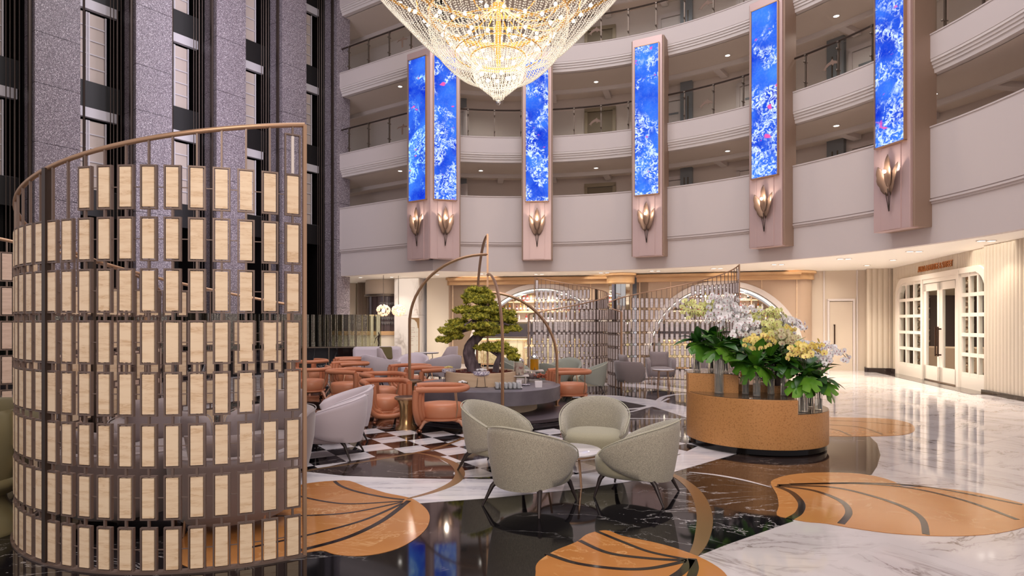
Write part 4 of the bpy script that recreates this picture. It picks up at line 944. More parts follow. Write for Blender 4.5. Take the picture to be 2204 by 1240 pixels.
for n_, (t0, t1, hs) in enumerate(((2.47, 3.47, 1), (3.49, 4.49, -1))):
    g = MB()
    wbox(g, t0, t0+.15, -.02, .05, .04, 2.73); wbox(g, t1-.15, t1, -.02, .05, .04, 2.73); wbox(g, t0, t1, -.02, .05, .04, .42); wbox(g, t0, t1, -.02, .05, 2.52, 2.73)
    dr = obj('door_%d' % (50+n_), g, M['door_white']); dr['kind'] = 'structure'
    obj('pane', wbox(MB(), t0+.15, t1-.15, .0, .01, .42, 2.52), M['glass'], dr)
    g = MB(); th_ = t1-.07 if hs > 0 else t0+.07
    wbox(g, th_-.015, th_+.015, .11, .14, .72, 1.52)
    for zz in (.76, 1.46): wbox(g, th_-.018, th_+.018, .05, .13, zz-.02, zz+.02)
    obj('door_handle', g, M['handle'], dr)
struct('trim_4', wbox(MB(), .1, 6.3, .0, .55, 0.002, .008), M['brown_marble'])
# near fluted pier
n0 = np.array(Wt(6.05, .0)); n1 = n0+np.array([-.18, .02]); n2 = n1+np.array([-.25, -1.6])
fluted('wall_fluted_pier', tuple(n0), tuple(n1), .1, 3.4, .09); fluted('wall_fluted_pier', tuple(n1), tuple(n2), .1, 3.4, .11)
wallseg('baseboard_near', n1, n2, 0, .1, M['brown_marble'], .14)
struct('wall_near_right', MB().box((12.4, 8.5, 1.7), (1.0, 8.0, 3.4), -.15), M['fluted'])
sg = thing('wall_sign', 'bronze letters reading AURA LOUNGE & SWEET above the white glass doors', 'sign', (*Wt(2.05, .045), 3.10), wang)
tx = text('lettering', 'AURA LOUNGE & SWEET', .24, M['letter'], sg, (0, 0, 0), (PI/2, 0, 0), .012, .80)
# lounge behind the doors
struct('wall_lounge_back', MB().box((16.6, 16.4, 1.7), (.1, 9, 3.4), .0), M['cream'])
struct('wall_lounge_side', MB().box((15.0, 20.6, 1.7), (4.5, .1, 3.4)), M['cream'])
struct('wall_lounge_dark_panel', MB().box((15.75, 20.5, 1.6), (2.3, .08, 1.9)), M['smoked'])
struct('wall_lounge_near', MB().box((14.5, 11.6, 1.7), (4.5, .1, 3.4)), M['cream'])
gc = thing('glass_ornament_column', 'tall stack of amber glass blocks behind the left glass door', 'ornament', (13.3, 17.2, 0))
gb = mesh_of(MB().lathe([(.10, 0), (.17, .04), (.19, .09), (.12, .13), (.10, .165)], n=6)); gb.materials.append(mat('amber_glass', rgb(190, 168, 146), .08, .55))
for k in range(15): obj('glass_block', gb, None, gc, loc=(0, 0, .3+k*.17), rz=(k % 2)*.5)
obj('pole', MB().cyl((0, 0, 0), (0, 0, 3.4), .05, n=8), M['bronze'], gc)
g2 = dup(gc, (13.25, 18.9, 0), .3, 'tall stack of amber glass blocks behind the left window grid')
cu = MB(); vs = []
for q in range(41): vs += [(13.15+.85*q/40, 20.35+.05*math.sin(q*1.7), .0), (13.15+.85*q/40, 20.35+.05*math.sin(q*1.7), 3.35)]
cu.add(vs, [(2*q, 2*q+2, 2*q+3, 2*q+1) for q in range(40)]); o = tag(obj('curtain', cu, M['curtain'], smooth=60), 'taupe curtain behind the left window grid of the lounge', 'curtain'); q_ = o.modifiers.new('s', 'SOLIDIFY'); q_.thickness = .01
bf = thing('lounge_sofa', 'curved beige sofa inside the glass fronted lounge', 'sofa', (14.75, 19.1, 0), PI)
obj('seat', MB().lathe([(.0, .12), (1.0, .12), (1.05, .2), (1.05, .40), (1.0, .45), (0, .45)], n=24, sx=1.3), M['cream2'], bf, smooth=40)
obj('backrest', MB().lathe([(1.0, .12), (1.15, .14), (1.15, .85), (1.08, .9), (.98, .85), (.95, .4)], n=24, sx=1.3, a0=.2, a1=PI-.2), M['bar_wall'], bf, smooth=40)
for k in range(4):
    c = Wt(1.0+k*1.4, -1.8); light('lounge_light', 'AREA', (c[0], c[1], 3.35), 24, (1, .86, .68), .5, spread=130)
# lobby downlights along the soffit, real lamps
k = 0
words = ['first', 'second', 'third', 'fourth', 'fifth', 'sixth', 'seventh', 'eighth', 'ninth', 'tenth', 'eleventh', 'twelfth', 'thirteenth', 'fourteenth', 'fifteenth', 'sixteenth']
for (px, py) in ((776, 597), (783, 613), (805, 620), (828, 605), (843, 596), (941, 591), (1043, 589), (1160, 590), (1300, 587), (1410, 583), (1543, 577.5), (1674, 569), (1817, 557), (1866, 571), (1922, 559.5), (1968, 541), (2123, 518)):
    D = (3.4-EYE)*F/(HY-py); x = (px-CX)*D/F; k += 1
    t = thing('recessed_spot', 'recessed lobby ceiling spot, %s counted from the left' % ordinal(k), 'downlight', (x, D, 3.402), 0, 'recessed lobby ceiling spots')
    tw_ = px > 1040 and px not in (1866, 1922)
    for dx_ in ((-.11, .11) if tw_ else (0,)): obj('lens', dl_me, None, t, loc=(dx_, 0, 0)); obj('rim', rim_me, None, t, loc=(dx_, 0, 0))
    light('lobby_spot', 'SPOT', (x, D, 3.37), (60 if px > 2100 else 150) if px > 1700 else 75, (1, .88, .72), .06, spot=math.radians(105))
for (x, y, p_) in ((-4.0, 22.9, 60), (-8.5, 26, 110), (-1, 22.4, 60), (10.6, 17.5, 110), (10.4, 14.0, 100), (10.9, 10.5, 60), (10.4, 19.4, 60), (3.6, 21.4, 90), (7.4, 19.8, 80), (.5, 21.6, 60)):
    light('lobby_fill', 'AREA', (x, y, 3.38), p_, (1, .91, .79), 2.6, spread=115)

# ------------------------------------------------------------------ spiral screens of framed stone panels
PW, PH, FW, FH, RP = .076, .260, .108, .292, .34
frame_mb = MB(); t_ = .010; dpt = .022
for s_ in (-1, 1): frame_mb.box((0, s_*(FW/2-t_/2), 0), (dpt, t_, FH))
for s_ in (-1, 1): frame_mb.box((0, 0, s_*(FH/2-t_/2)), (dpt, FW-2*t_, t_))
for s_ in (-1, 1): frame_mb.box((0, 0, s_*(FH/2-t_-.001)), (.006, .012, .012))
frame_me = mesh_of(frame_mb); frame_me.materials.append(M['frame'])
pan_mb = MB().box((0, 0, 0), (.026, PW, PH)); pan_me = mesh_of(pan_mb); pan_me.materials.append(M['stone_panel']); pan_pale = mesh_of(pan_mb); pan_pale.materials.append(M['stone_pale']); pan_pink = mesh_of(pan_mb); pan_pink.materials.append(M['stone_pink'])
def spiral_screen(label, cx, cy, R, ah, hand, span, mids, detail, zh=3.03, slope=.0057, pitch=5.0, skip=(), sliver=True, pm=None):
    pm = pm or pan_me
    t = thing('spiral_screen', label, 'screen', (cx, cy, 0)); n = int(span/pitch); lat = MB(); cnt = 0; pans = []
    def ang(i): return math.radians(ah+hand*(pitch*.55+i*pitch))
    def top(i): return zh-slope*(pitch*.55+i*pitch)
    for i in range(n+1):
        a = ang(i); x, y = R*math.cos(a), R*math.sin(a); zt = top(i); rows = 0
        for k in range(9):
            zc_ = .155+k*RP
            if zc_+FH/2 > zt-.06: break
            rows = k+1
            pans.append((x, y, zc_, a, k))
            if not detail:
                q = MB(); ca, sa = math.cos(a), math.sin(a)
                for s_ in (-1, 1): lat.box((x-sa*s_*(FW/2-t_/2), y+ca*s_*(FW/2-t_/2), zc_), (dpt, t_, FH), a)
                for s_ in (-1, 1): lat.box((x, y, zc_+s_*(FH/2-t_/2)), (dpt, FW-2*t_, t_), a)
        # short uprights between rows and the long one to the rail
        for k in range(rows): 
            z0 = .0 if k == 0 else .155+(k-1)*RP+FH/2; z1 = .155+k*RP-FH/2
            lat.box((x, y, (z0+z1)/2), (.016, .014, z1-z0), a)
        z0 = .155+(rows-1)*RP+FH/2; lat.box((x, y, (z0+zt)/2), (.016, .012, zt-z0), a)
        if i < n:
            b = ang(i+1)
            for k in range(rows):
                zc_ = .155+k*RP
                if zc_+FH/2 > top(i+1)-.06: continue
                f = FW/2/R; s_ = 1 if b > a else -1
                p = (R*math.cos(a+s_*f), R*math.sin(a+s_*f), zc_); q = (R*math.cos(b-s_*f), R*math.sin(b-s_*f), zc_); lat.bar(p, q, .006, .006)
    for (x, y, z, a, k) in pans[:300]:
        if detail:
            f = obj('panel_frame', frame_me, None, t, loc=(x, y, z), rz=a); o = obj('stone_panel', pan_me, None, f)
        else: obj('stone_panel', pm, None, t, loc=(x, y, z), rz=a)
    for (x, y, z, a, k) in pans[300:]: lat.box((x, y, z), (.026, PW, PH), a)
    o = obj('lattice', lat, M['frame'], t); o['kind'] = 'stuff'
    rail = []; bot = []
    m = 60
    for i in range(m+1):
        d = (span+pitch*.4)*i/m; a = math.radians(ah+hand*d); rail.append((R*math.cos(a), R*math.sin(a), zh-slope*d)); bot.append((R*math.cos(a), R*math.sin(a), .012))
    obj('handrail', MB().tube(rail, .017, 8), M['bronze'], t, smooth=50)
    obj('base_rail', MB().sweep([(p[0], p[1], p[0]/R, p[1]/R) for p in bot], [(-.03, 0), (-.03, .014), (.03, .014), (.03, 0)]), M['frame'], t)
    for p, w_ in ((rail[0], .03), (rail[-1], .045)):
        obj('post', MB().box((p[0], p[1], p[2]/2), (w_, w_*.8, p[2]), math.atan2(p[1], p[0])), M['bronze'], t)
    for md in mids:
        a = math.radians(ah+hand*md); z = zh-slope*md; obj('post', MB().box((R*math.cos(a), R*math.sin(a), z/2), (.05, .04, z), a), M['dark_metal'], t)
    if sliver:
        a = ang(0); x, y = R*math.cos(a), R*math.sin(a)
        f = obj('panel_frame', frame_me, None, t, loc=(x, y, .155+8*RP-.06), rz=a); obj('stone_strip', MB().box((0, 0, 0), (.02, .018, PH)), M['trim_white'], f)
    print(label, len(pans)); return t
spiral_screen('large spiral screen of stone panels in the left foreground', -2.35, 5.68, 1.72, -55.5, -1, 205, (60, 135), True, 3.04)
spiral_screen('spiral screen at the far left edge, behind the olive chairs', -6.05, 7.25, 1.73, -160, 1, 214, (95,), False, 3.1, pm=pan_pink)
spiral_screen('spiral screen before the left bar arch, opening to the left', 1.52, 18.0, 1.70, 103, -1, 216, (75,), False, 3.1, pm=pan_pale)
spiral_screen('spiral screen around the grey armchairs, right of the mirror column', 4.52, 15.75, 1.66, -8, 1, 212, (150,), False, 3.12, pm=pan_pale)

# ------------------------------------------------------------------ seating
def tub(name, label, cat, m_out, m_seat, m_pipe, p, group=None):
    t = thing(name, label, cat, (0, 0, 0), 0, group)
    A = math.radians(p.get('A', 118)); n = 28; ax, by = p.get('ax', .35), p.get('by', .37); H, Hf = p.get('H', .70), p.get('Hf', .47); zb, zf = p.get('zb', .18), p.get('zf', .34); ex = p.get('ex', .10)
    th = p.get('th', .055); lean = p.get('lean', .05); pw = p.get('pw', 1.5)
    vs = []; prof_n = 10; pipe = []
    for i in range(n+1):
        f = -A+2*A*i/n; u = abs(f)/A; h = Hf+(H-Hf)*(1-u**pw)**.9 if u < 1 else Hf; b = zb+(zf-zb)*u**2.2
        e = min(1, (1-u)*7+.0); e = math.sqrt(max(0, 1-(1-e)**2))      # close the arm tips
        mid = (h+b)/2; h2 = mid+(h-mid)*(.45+.55*e); b2 = mid-(mid-b)*(.45+.55*e)
        cf, sf = -math.cos(f), math.sin(f)
        def pt(z, r, inset):
            s_ = r; x = cf*(ax*s_-inset)+ex*max(0, u-.35)*1.3; y = sf*(by*s_-inset); return (x-lean*(z-.3)*(cf < .3), y, z)
        zs = [0, .16, .5, .85, .97]
        for q in zs: z = b2+(h2-b2)*q; vs.append(pt(z, .90+.10*min(1, q*1.9)**.8+.03*q, 0 if q < .9 else .012))
        tt = th*(.35+.65*e)
        vs.append(pt(h2, 1.03, tt*.5))
        for q in zs[::-1]: z = b2+(h2-b2)*q; vs.append(pt(z, .90+.10*min(1, q*1.9)**.8+.03*q, tt*1.0+(.02 if q < .9 else -.012)))
        pipe.append(pt(h2-.006, 1.035, .002))
    m = 11; fs = []
    for i in range(n):
        for k in range(m): l = (k+1) % m; fs.append((i*m+k, (i+1)*m+k, (i+1)*m+l, i*m+l))
    fs += [tuple(range(m-1, -1, -1)), tuple(n*m+k for k in range(m))]
    o = obj('backrest', MB().add(vs, fs), m_out, t, smooth=75)
    if m_pipe: obj('piping', MB().tube(pipe, .0055, 5), m_pipe, t, smooth=60)
    # seat cushion: rounded super-ellipse
    sz0, sz1 = p.get('s0', .19), p.get('s1', .41); sr = p.get('sr', .33); sxx = p.get('sx', 1.0); so = p.get('so', .03); vs = []; N2 = 28
    lay = [(.80, sz0), (.93, sz0+.015), (1.0, sz0+.06), (1.02, (sz0+sz1)/2+.03), (1.0, sz1-.05), (.93, sz1-.012), (.6, sz1+.008), (.001, sz1+.015)]
    for i in range(N2):
        a = 2*PI*i/N2; c_, s_ = math.cos(a), math.sin(a); r = 1/((abs(c_)**3+abs(s_)**3)**(1/3))
        for (k, z) in lay: vs.append((so+sr*sxx*r*c_*k*(1 if c_ > 0 else .86), sr*r*s_*k*.95*(1 if c_ > 0 else 1-.14*abs(c_)), z))
    m = len(lay); fs = []
    for i in range(N2):
        j = (i+1) % N2
        for k in range(m-1): fs.append((i*m+k, j*m+k, j*m+k+1, i*m+k+1))
    fs.append(tuple(i*m for i in range(N2-1, -1, -1)))
    obj('seat', MB().add(vs, fs), m_seat, t, smooth=60)
    lt = p.get('leg', 'taper')
    for (sx_, sy_) in ((1, 1), (1, -1), (-1, 1), (-1, -1)):
        if lt == 'taper':
            g = MB().tube([(sx_*.21+.03, sy_*.21, sz0+.03), (sx_*.25+.02, sy_*.24, sz0-.02), (sx_*.31, sy_*.285, .0)], [.026, .021, .009], 8)
            mm = M['leg_dark']
        else: g = MB().tube([(sx_*.26, sy_*.26, sz0+.02), (sx_*.27, sy_*.27, 0)], .009, 6); mm = M['bronze']
        obj('leg', g, mm, t, smooth=50)
    for k_ in p.get('cushions', ()):
        mb = MB(); w_, h_, d_ = k_[3:6]; vs = []; nn = 8
        for a in range(nn+1):
            for b in range(nn+1):
                u, v = a/nn*2-1, b/nn*2-1; e = max(0, (1-u**4)*(1-v**4))**.5; pin = 1+.06*abs(u*v)
                for sgn in (-1, 1): vs.append((sgn*d_/2*(e*.9+.1), u*w_/2*pin, v*h_/2*pin))
        fs = []
        for a in range(nn):
            for b in range(nn):
                i0 = (a*(nn+1)+b)*2; i1 = i0+2; i2 = i0+2*(nn+1); i3 = i2+2
                fs += [(i0, i1, i3, i2), (i0+1, i2+1, i3+1, i1+1)]
        for a in range(nn):
            for (q0, q1) in (((a*(nn+1))*2, ((a+1)*(nn+1))*2), ((a*(nn+1)+nn)*2, ((a+1)*(nn+1)+nn)*2), (a*2, (a+1)*2), ((nn*(nn+1)+a)*2, (nn*(nn+1)+a+1)*2)): fs.append((q0, q1, q1+1, q0+1))
        o = obj('cushion', mb.add(vs, fs), k_[6], t, loc=k_[:3], smooth=60); o.rotation_euler = (k_[8] if len(k_) > 8 else 0, k_[7], 0)
    return t
def aim(px, D, tx, ty):  # location and heading
    return ((px-CX)/F*D, D, 0), math.atan2(ty, tx)
# sage green group in front
s0_ = tub('tub_armchair', 'x', 'armchair', M['sage'], M['sage_seat'], M['sage_piping'], {'H': .75, 'Hf': .46, 'pw': 1.8}, 'sage armchairs at the near marble table')
def put(src, first, x, y, fx, fy, label, group=None, sc_=None):
    if first[0]:
        first[0] = False; src.location = (x, y, 0); src.rotation_euler = (0, 0, math.atan2(fy, fx)); src['label'] = label
        if group: src['group'] = group
        if sc_: src.scale = sc_
        return src
    return dup(src, (x, y, 0), math.atan2(fy, fx), label, group, sc_)
f_ = [True]; g_ = 'sage armchairs at the near marble table'
put(s0_, f_, .28, 5.50, .45, .62, 'sage tub armchair nearest the viewer, its speckled back turned to us', g_, (1.05, 1.05, 1.0))
put(s0_, f_, 1.32, 5.78, -.80, .45, 'sage tub armchair at right of the near table, side view facing left', g_, (1.05, 1.05, 1.0))
put(s0_, f_, -.03, 6.78, .85, -.55, 'sage tub armchair at left of the near table, partly hidden', g_, (1.05, 1.05, 1.0))
put(s0_, f_, 1.10, 6.98, -.25, -.95, 'sage tub armchair behind the near table, open front facing us', g_, (1.05, 1.05, 1.0))
def round_table(label, x, y, r, h, m_leg=M['bronze'], group=None, legs=3, th=.022):
    t = thing('side_table', label, 'table', (x, y, 0), random.uniform(0, 1), group)
    obj('tabletop', MB().lathe([(r-.006, h-th), (r, h-th+.004), (r, h-.004), (r-.005, h)], n=36), M['tabletop'], t, smooth=40)
    obj('rim', MB().lathe([(r-.01, h-th-.018), (r-.002, h-th-.016), (r-.002, h-th), (r-.01, h-th)], n=36, cap=False), m_leg, t, smooth=40)
    for k in range(legs):
        a = 2*PI*k/legs+.6; obj('leg', MB().tube([(r*.55*math.cos(a), r*.55*math.sin(a), h-th), (r*.72*math.cos(a), r*.72*math.sin(a), 0)], .011, 6), m_leg, t)
    g = MB().tube([(r*.63*math.cos(2*PI*k/12), r*.63*math.sin(2*PI*k/12), h*.5) for k in range(12)], .006, 5, True) if legs == 4 else None
    if g: obj('ring', g, m_leg, t)
    return t
round_table('round white marble coffee table between the four near sage armchairs', .72, 6.2, .325, .345)
# far sage armchairs
s1_ = tub('tub_armchair', 'x', 'armchair', M['sage_far'], M['sage_seat'], M['sage_piping'], {'H': .74, 'Hf': .44}, None)
f_ = [True]; g_ = 'sage armchairs before the left bar screen'
put(s1_, f_, 2.08, 13.9, -.95, .1, 'grey green tub armchair seen side on, right of the orange chair', g_, (1.05, 1.05, 1))
put(s1_, f_, 1.66, 15.2, -.4, -.9, 'grey green tub armchair in front of the left spiral screen', g_, (1.2, 1.1, 1))
put(s1_, f_, 1.20, 13.9, .5, .8, 'grey green tub armchair right of the drink dispensers', g_, (1.0, 1.0, .98))
put(s1_, f_, .42, 15.6, .8, -.3, 'grey green tub armchair partly hidden behind the fruit water dispenser', g_)
round_table('small white table among the far grey green armchairs', 1.66, 14.4, .26, .46, group='white marble side tables')
# lilac armchairs on the left
s2_ = tub('tub_armchair', 'x', 'armchair', M['lilac'], M['lilac_dark'], M['lilac'], {'H': .76, 'Hf': .50, 'zb': .19, 'ax': .40, 'by': .39, 'th': .07}, None)
f_ = [True]; g_ = 'pale lilac tub armchairs'
put(s2_, f_, -2.06, 7.45, -.95, .05, 'pale lilac armchair just right of the near screen, back to us', g_)
put(s2_, f_, -2.20, 8.45, -.9, -.35, 'pale lilac armchair behind the nearest lilac one', g_)
put(s2_, f_, -3.15, 15.9, .55, .85, 'pale lilac tub armchair in the far group, low left one', g_, (1.15, 1.15, 1.05))
put(s2_, f_, -1.50, 16.2, -.6, .8, 'pale lilac tub armchair just left of the bonsai trunk', g_, (1.2, 1.2, 1.05))
put(s2_, f_, -2.45, 17.2, .0, -1, 'pale lilac tub armchair at the back of the far group', g_, (1.1, 1.1, 1.0))
round_table('small white marble table among the lilac armchairs near the screen', -3.0, 7.9, .28, .42, group='white marble side tables')
def wing(label, x, y, a):
    t = thing('lounge_chair', label, 'armchair', (x, y, 0), a, 'mauve lounge chairs in the far group')
    vs = []; n = 20; A = math.radians(112); m = 6
    for i in range(n+1):
        f = -A+2*A*i/n; u = abs(f)/A; h = .92 if u < .38 else (.92-.36*min(1, (u-.38)/.25)) if u < .63 else .56; cf, sf = -math.cos(f), math.sin(f)
        for (r, z) in ((.80, .2), (.98, .35), (1.02, h-.02), (.97, h), (.92, h-.02), (.78, .25)): vs.append((cf*.42*r+.12*max(0, u-.4), sf*.40*r, z))
    fs = []
    for i in range(n):
        for k in range(m): l = (k+1) % m; fs.append((i*m+k, (i+1)*m+k, (i+1)*m+l, i*m+l))
    fs += [tuple(range(m-1, -1, -1)), tuple(n*m+k for k in range(m))]
    obj('backrest', MB().add(vs, fs), M['lilac_dark'], t, smooth=60)
    obj('seat', MB().box((.04, 0, .33), (.66, .62, .2)), M['lilac'], t, bevel=.05)
    for sx_ in (1, -1):
        for sy_ in (1, -1): obj('leg', MB().tube([(sx_*.22, sy_*.2, .24), (sx_*.3, sy_*.28, 0)], [.022, .01], 6), M['leg_dark'], t)
    return t
wing('mauve high backed lounge chair right of the white sofa', -3.0, 16.9, .2)
wing('mauve high backed lounge chair near the marble column', -1.68, 18.3, PI-.5)
# white sofa with olive cushion
sf = thing('sofa', 'rounded white sofa left of the mauve lounge chair', 'sofa', (-3.75, 18.6, 0), -1.35)
obj('seat', MB().box((.05, 0, .30), (.85, 1.5, .34)), M['lilac'], sf, bevel=.12, smooth=60)
obj('backrest', MB().box((-.36, .0, .55), (.22, 1.5, .66)), M['lilac'], sf, bevel=.10, smooth=60)
obj('plinth', MB().box((.02, 0, .07), (.66, 1.3, .12)), M['black_plinth'], sf)
cu_ = tag(obj('cushion', MB().box((0, 0, 0), (.1, .4, .4)), M['cushion_olive'], bevel=.04), 'dark olive cushion on the white sofa', 'cushion'); cu_.location = (-3.5, 18.6, .69); cu_.rotation_euler = (0, -.35, -1.2)
round_table('high white table before the marble column', -2.25, 18.6, .38, .72, M['leg_dark'])
# coral leather armchairs
def coral():
    t = thing('coral_armchair', 'x', 'armchair', (0, 0, 0), 0, 'coral leather armchairs')
    z = .655; ring = spline([(.30, -.33, z), (.12, -.345, z+.006), (-.10, -.35, z+.005), (-.31, -.26, z), (-.405, 0, z), (-.31, .26, z), (-.10, .35, z+.005), (.12, .345, z+.006), (.30, .33, z)], 5)
    obj('arm_ring', MB().tube(ring, .044, 10), M['coral'], t, smooth=60)
    for k, (ins, xo, r) in enumerate(((0, .30, .043), (.062, .255, .040), (.118, .215, .036))):
        w_ = .33-ins; pts = [(xo, -w_, z-.01), (xo+.012, -w_, .50), (xo+.008, -w_+.005, .36), (xo-.01, -w_+.045, .25), (xo-.03, -w_+.13, .165+ins*.6), (xo-.04, -.08, .135+ins*.7), (xo-.04, .08, .135+ins*.7), (xo-.03, w_-.13, .165+ins*.6), (xo-.01, w_-.045, .25), (xo+.008, w_-.005, .36), (xo+.012, w_, .50), (xo, w_, z-.01)]
        obj('front_band', MB().tube(spline(pts, 4), r, 8), M['coral'], t, smooth=60)
    vs = []; lay = [(.78, .19), (.93, .2), (1.0, .25), (1.03, .31), (1.0, .38), (.93, .425), (.6, .44), (.001, .443)]
    obj('seat', MB().lathe([(k*.27, zz) for k, zz in lay], (-.06, 0, 0), 28, 1.12, 1.0), M['coral_seat'], t, smooth=60)
    obj('seat_ring', MB().tube([(-.06+.27*1.12*math.cos(2*PI*i/24), .27*math.sin(2*PI*i/24), .20) for i in range(24)], .018, 6, True), M['coral'], t, smooth=60)
    for s_ in (-1, 1):
        obj('strut', MB().tube([(-.24, s_*.30, z-.03), (-.26, s_*.24, .36), (-.24, s_*.2, .22)], .010, 6), M['bronze'], t)
        obj('leg', MB().tube([(-.18, s_*.12, .2), (-.30, s_*.22, .17), (-.41, s_*.28, 0)], [.035, .03, .012], 8), M['rosewood'], t, smooth=60)
        obj('leg', MB().tube([(.10, s_*.10, .2), (.20, s_*.18, .16), (.25, s_*.21, .07)], [.035, .028, .02], 8), M['rosewood'], t, smooth=60)
        obj('ball_caster', MB().ball((.26, s_*.215, .04), .04, 12, 8), M['gold_ball'], t, smooth=60)
    return t
o0_ = coral(); f_ = [True]; g_ = 'coral leather armchairs'
for (px, D, fx, fy, lab) in ((943, 9.15, -1, -.12, 'coral armchair nearest the viewer, side on, before the round counter'),
    (828, 9.95, .38, -.92, 'coral armchair facing us, left of the bronze pedestal table'),
    (824, 11.3, .55, -.8, 'coral armchair directly behind the one facing us'),
    (752, 12.2, .92, -.25, 'coral armchair above the lilac armchairs, closed end to the left'),
    (752, 14.4, -.8, -.5, 'coral armchair in the middle of the left cluster, arms opening left'),
    (670, 12.9, -.35, .95, 'coral armchair just right of the near screen post, round seat seen'),
    (668, 15.4, -.7, .6, 'coral armchair far back beside the near screen post'),
    (752, 16.2, -.85, -.4, 'farthest coral armchair, against the glass partition'),
    (884, 13.5, -.6, -.7, 'coral armchair behind the leftmost leg of the bronze arch'),
    (920, 12.6, -.75, -.55, 'coral armchair tucked at the left rim of the round counter'),
    (1222, 12.1, -.95, -.15, 'coral armchair alone at the right rim of the round counter')):
    put(o0_, f_, (px-CX)/F*D, D, fx, fy, lab, g_, (1.08, 1.02, 1))
def pedestal(label, x, y, s_=1):
    t = thing('pedestal_table', label, 'table', (x, y, 0), 0, 'bronze pedestal tables')
    obj('column', MB().lathe([(.17, 0), (.165, .015), (.115, .07), (.10, .2), (.115, .36), (.15, .44), (.16, .455)], n=28), M['brass_strip'], t, smooth=50)
    obj('tabletop', MB().lathe([(.175, .455), (.185, .46), (.185, .49), (.178, .495)], n=32), M['bronze'], t, smooth=40)
    obj('inset', MB().cyl((0, 0, .493), (0, 0, .498), .165, n=28), M['dark_metal'], t)
    return t
pedestal('flared bronze pedestal table beside the nearest coral armchair', -1.44, 9.35)
pedestal('flared bronze pedestal table farther back near the round counter', -1.72, 12.0)
round_table('white marble side table between the left coral armchairs', -4.12, 14.4, .30, .52, group='white marble side tables', legs=4)
round_table('white marble side table before the farthest coral armchair', -4.3, 17.0, .32, .52, group='white marble side tables', legs=4)
# grey seating inside the near spiral screen
gp_ = {'H': .66, 'Hf': .60, 'zb': .10, 'zf': .12, 'ax': .42, 'by': .44, 'th': .12, 'A': 112, 's0': .16, 's1': .42, 'sr': .37, 'pw': 3, 'leg': 'thin', 'lean': .1, 'cushions': ((-.22, 0, .60, .50, .42, .13, M['grey_velvet'], -.25),)}
k0_ = tub('grey_armchair', 'x', 'armchair', M['grey_velvet'], M['grey_velvet'], M['grey_velvet'], gp_, None)
f_ = [True]; g_ = 'grey armchairs inside the near spiral screen'
put(k0_, f_, -2.19, 4.98, -.2, 1, 'grey armchair inside the near screen, back to us, at right', g_, (1.1, 1.1, .95))
put(k0_, f_, -3.14, 5.10, .25, 1, 'grey armchair inside the near screen, back to us, at left', g_, (1.1, 1.1, .95))
put(k0_, f_, -2.42, 6.42, -.1, -1, 'grey armchair inside the near screen, facing us with a tall cushion', g_, (1.0, 1.0, 1.12))
put(k0_, f_, -3.42, 6.1, .7, -.7, 'grey armchair inside the near screen, deepest at left', g_, (1.0, 1.0, 1.05))
round_table('white marble side table inside the near screen, the taller rear one', -2.66, 5.62, .19, .52, group='tables inside the near screen')
round_table('white marble side table inside the near screen, the lower front one', -2.62, 5.12, .17, .43, group='tables inside the near screen')
# grey armchairs inside the screen on the right
gq_ = dict(gp_); gq_.update({'H': .70, 'Hf': .68, 'zb': .20, 'zf': .20, 's0': .22, 's1': .46, 'ax': .36, 'by': .38, 'sr': .31, 'th': .10, 'cushions': ((-.16, 0, .64, .48, .42, .12, M['grey_velvet'], -.2),)})
k1_ = tub('grey_armchair', 'x', 'armchair', M['grey_velvet'], M['grey_velvet'], M['grey_velvet'], gq_, None)
f_ = [True]; g_ = 'grey armchairs inside the right spiral screen'
put(k1_, f_, 3.20, 14.75, 1, .2, 'grey armchair beside the low post of the right screen, side on', g_)
put(k1_, f_, 4.25, 15.95, -.1, -1, 'grey armchair facing us with a square cushion, right screen', g_)
put(k1_, f_, 5.30, 15.3, -.9, -.4, 'grey armchair half hidden by the orchid planter', g_)
round_table('thin legged white table before the grey armchair with square cushion', 4.0, 14.75, .26, .50, group='tables inside the right screen', legs=4)
round_table('thin legged white table beside the orchid planter', 4.75, 14.6, .26, .50, group='tables inside the right screen', legs=4)
# olive sculptural chairs at the far left
def olive(label, x, y, a, s_=1):
    t = thing('sculptural_chair', label, 'armchair', (x, y, 0), a, 'olive leather chairs at the left edge')
    prof = [(.0, .0), (.33, .0), (.335, .03), (.28, .12), (.215, .24), (.21, .34), (.28, .42), (.29, .43), (.0, .44)]
    obj('pedestal', MB().lathe(prof, n=32), M['olive'], t, smooth=60)
    vs = []; n = 24; A = math.radians(120); lay = [(.62, .30), (.80, .42), (.95, .6), (1.03, .8), (1.0, .95)]
    for i in range(n+1):
        f = -A+2*A*i/n; u = abs(f)/A; hs = 1-.30*u**2; cf, sf = -math.cos(f), math.sin(f)
        for (r, z) in lay: zz = .3+(z-.3)*hs; vs.append((cf*.40*r, sf*.44*r, zz))
        zz = .3+.67*hs; vs.append((cf*.37, sf*.41, zz+.01))
        for (r, z) in lay[::-1]: zz = .3+(z-.3)*hs; vs.append((cf*.40*(r-.14), sf*.44*(r-.14), zz))
    m = 11; fs = []
    for i in range(n):
        for k in range(m): l = (k+1) % m; fs.append((i*m+k, (i+1)*m+k, (i+1)*m+l, i*m+l))
    fs += [tuple(range(m-1, -1, -1)), tuple(n*m+k for k in range(m))]
    obj('backrest', MB().add(vs, fs), M['olive'], t, smooth=80)
    obj('seat', MB().lathe([(.0, .34), (.30, .34), (.34, .38), (.34, .43), (.30, .46), (0, .465)], n=28), M['olive'], t, smooth=60)
    return t
olive('olive leather pedestal chair nearest the left edge', -4.12, 4.72, PI)
olive('olive leather pedestal chair behind, at the very left edge', -4.85, 5.5, PI*.8)

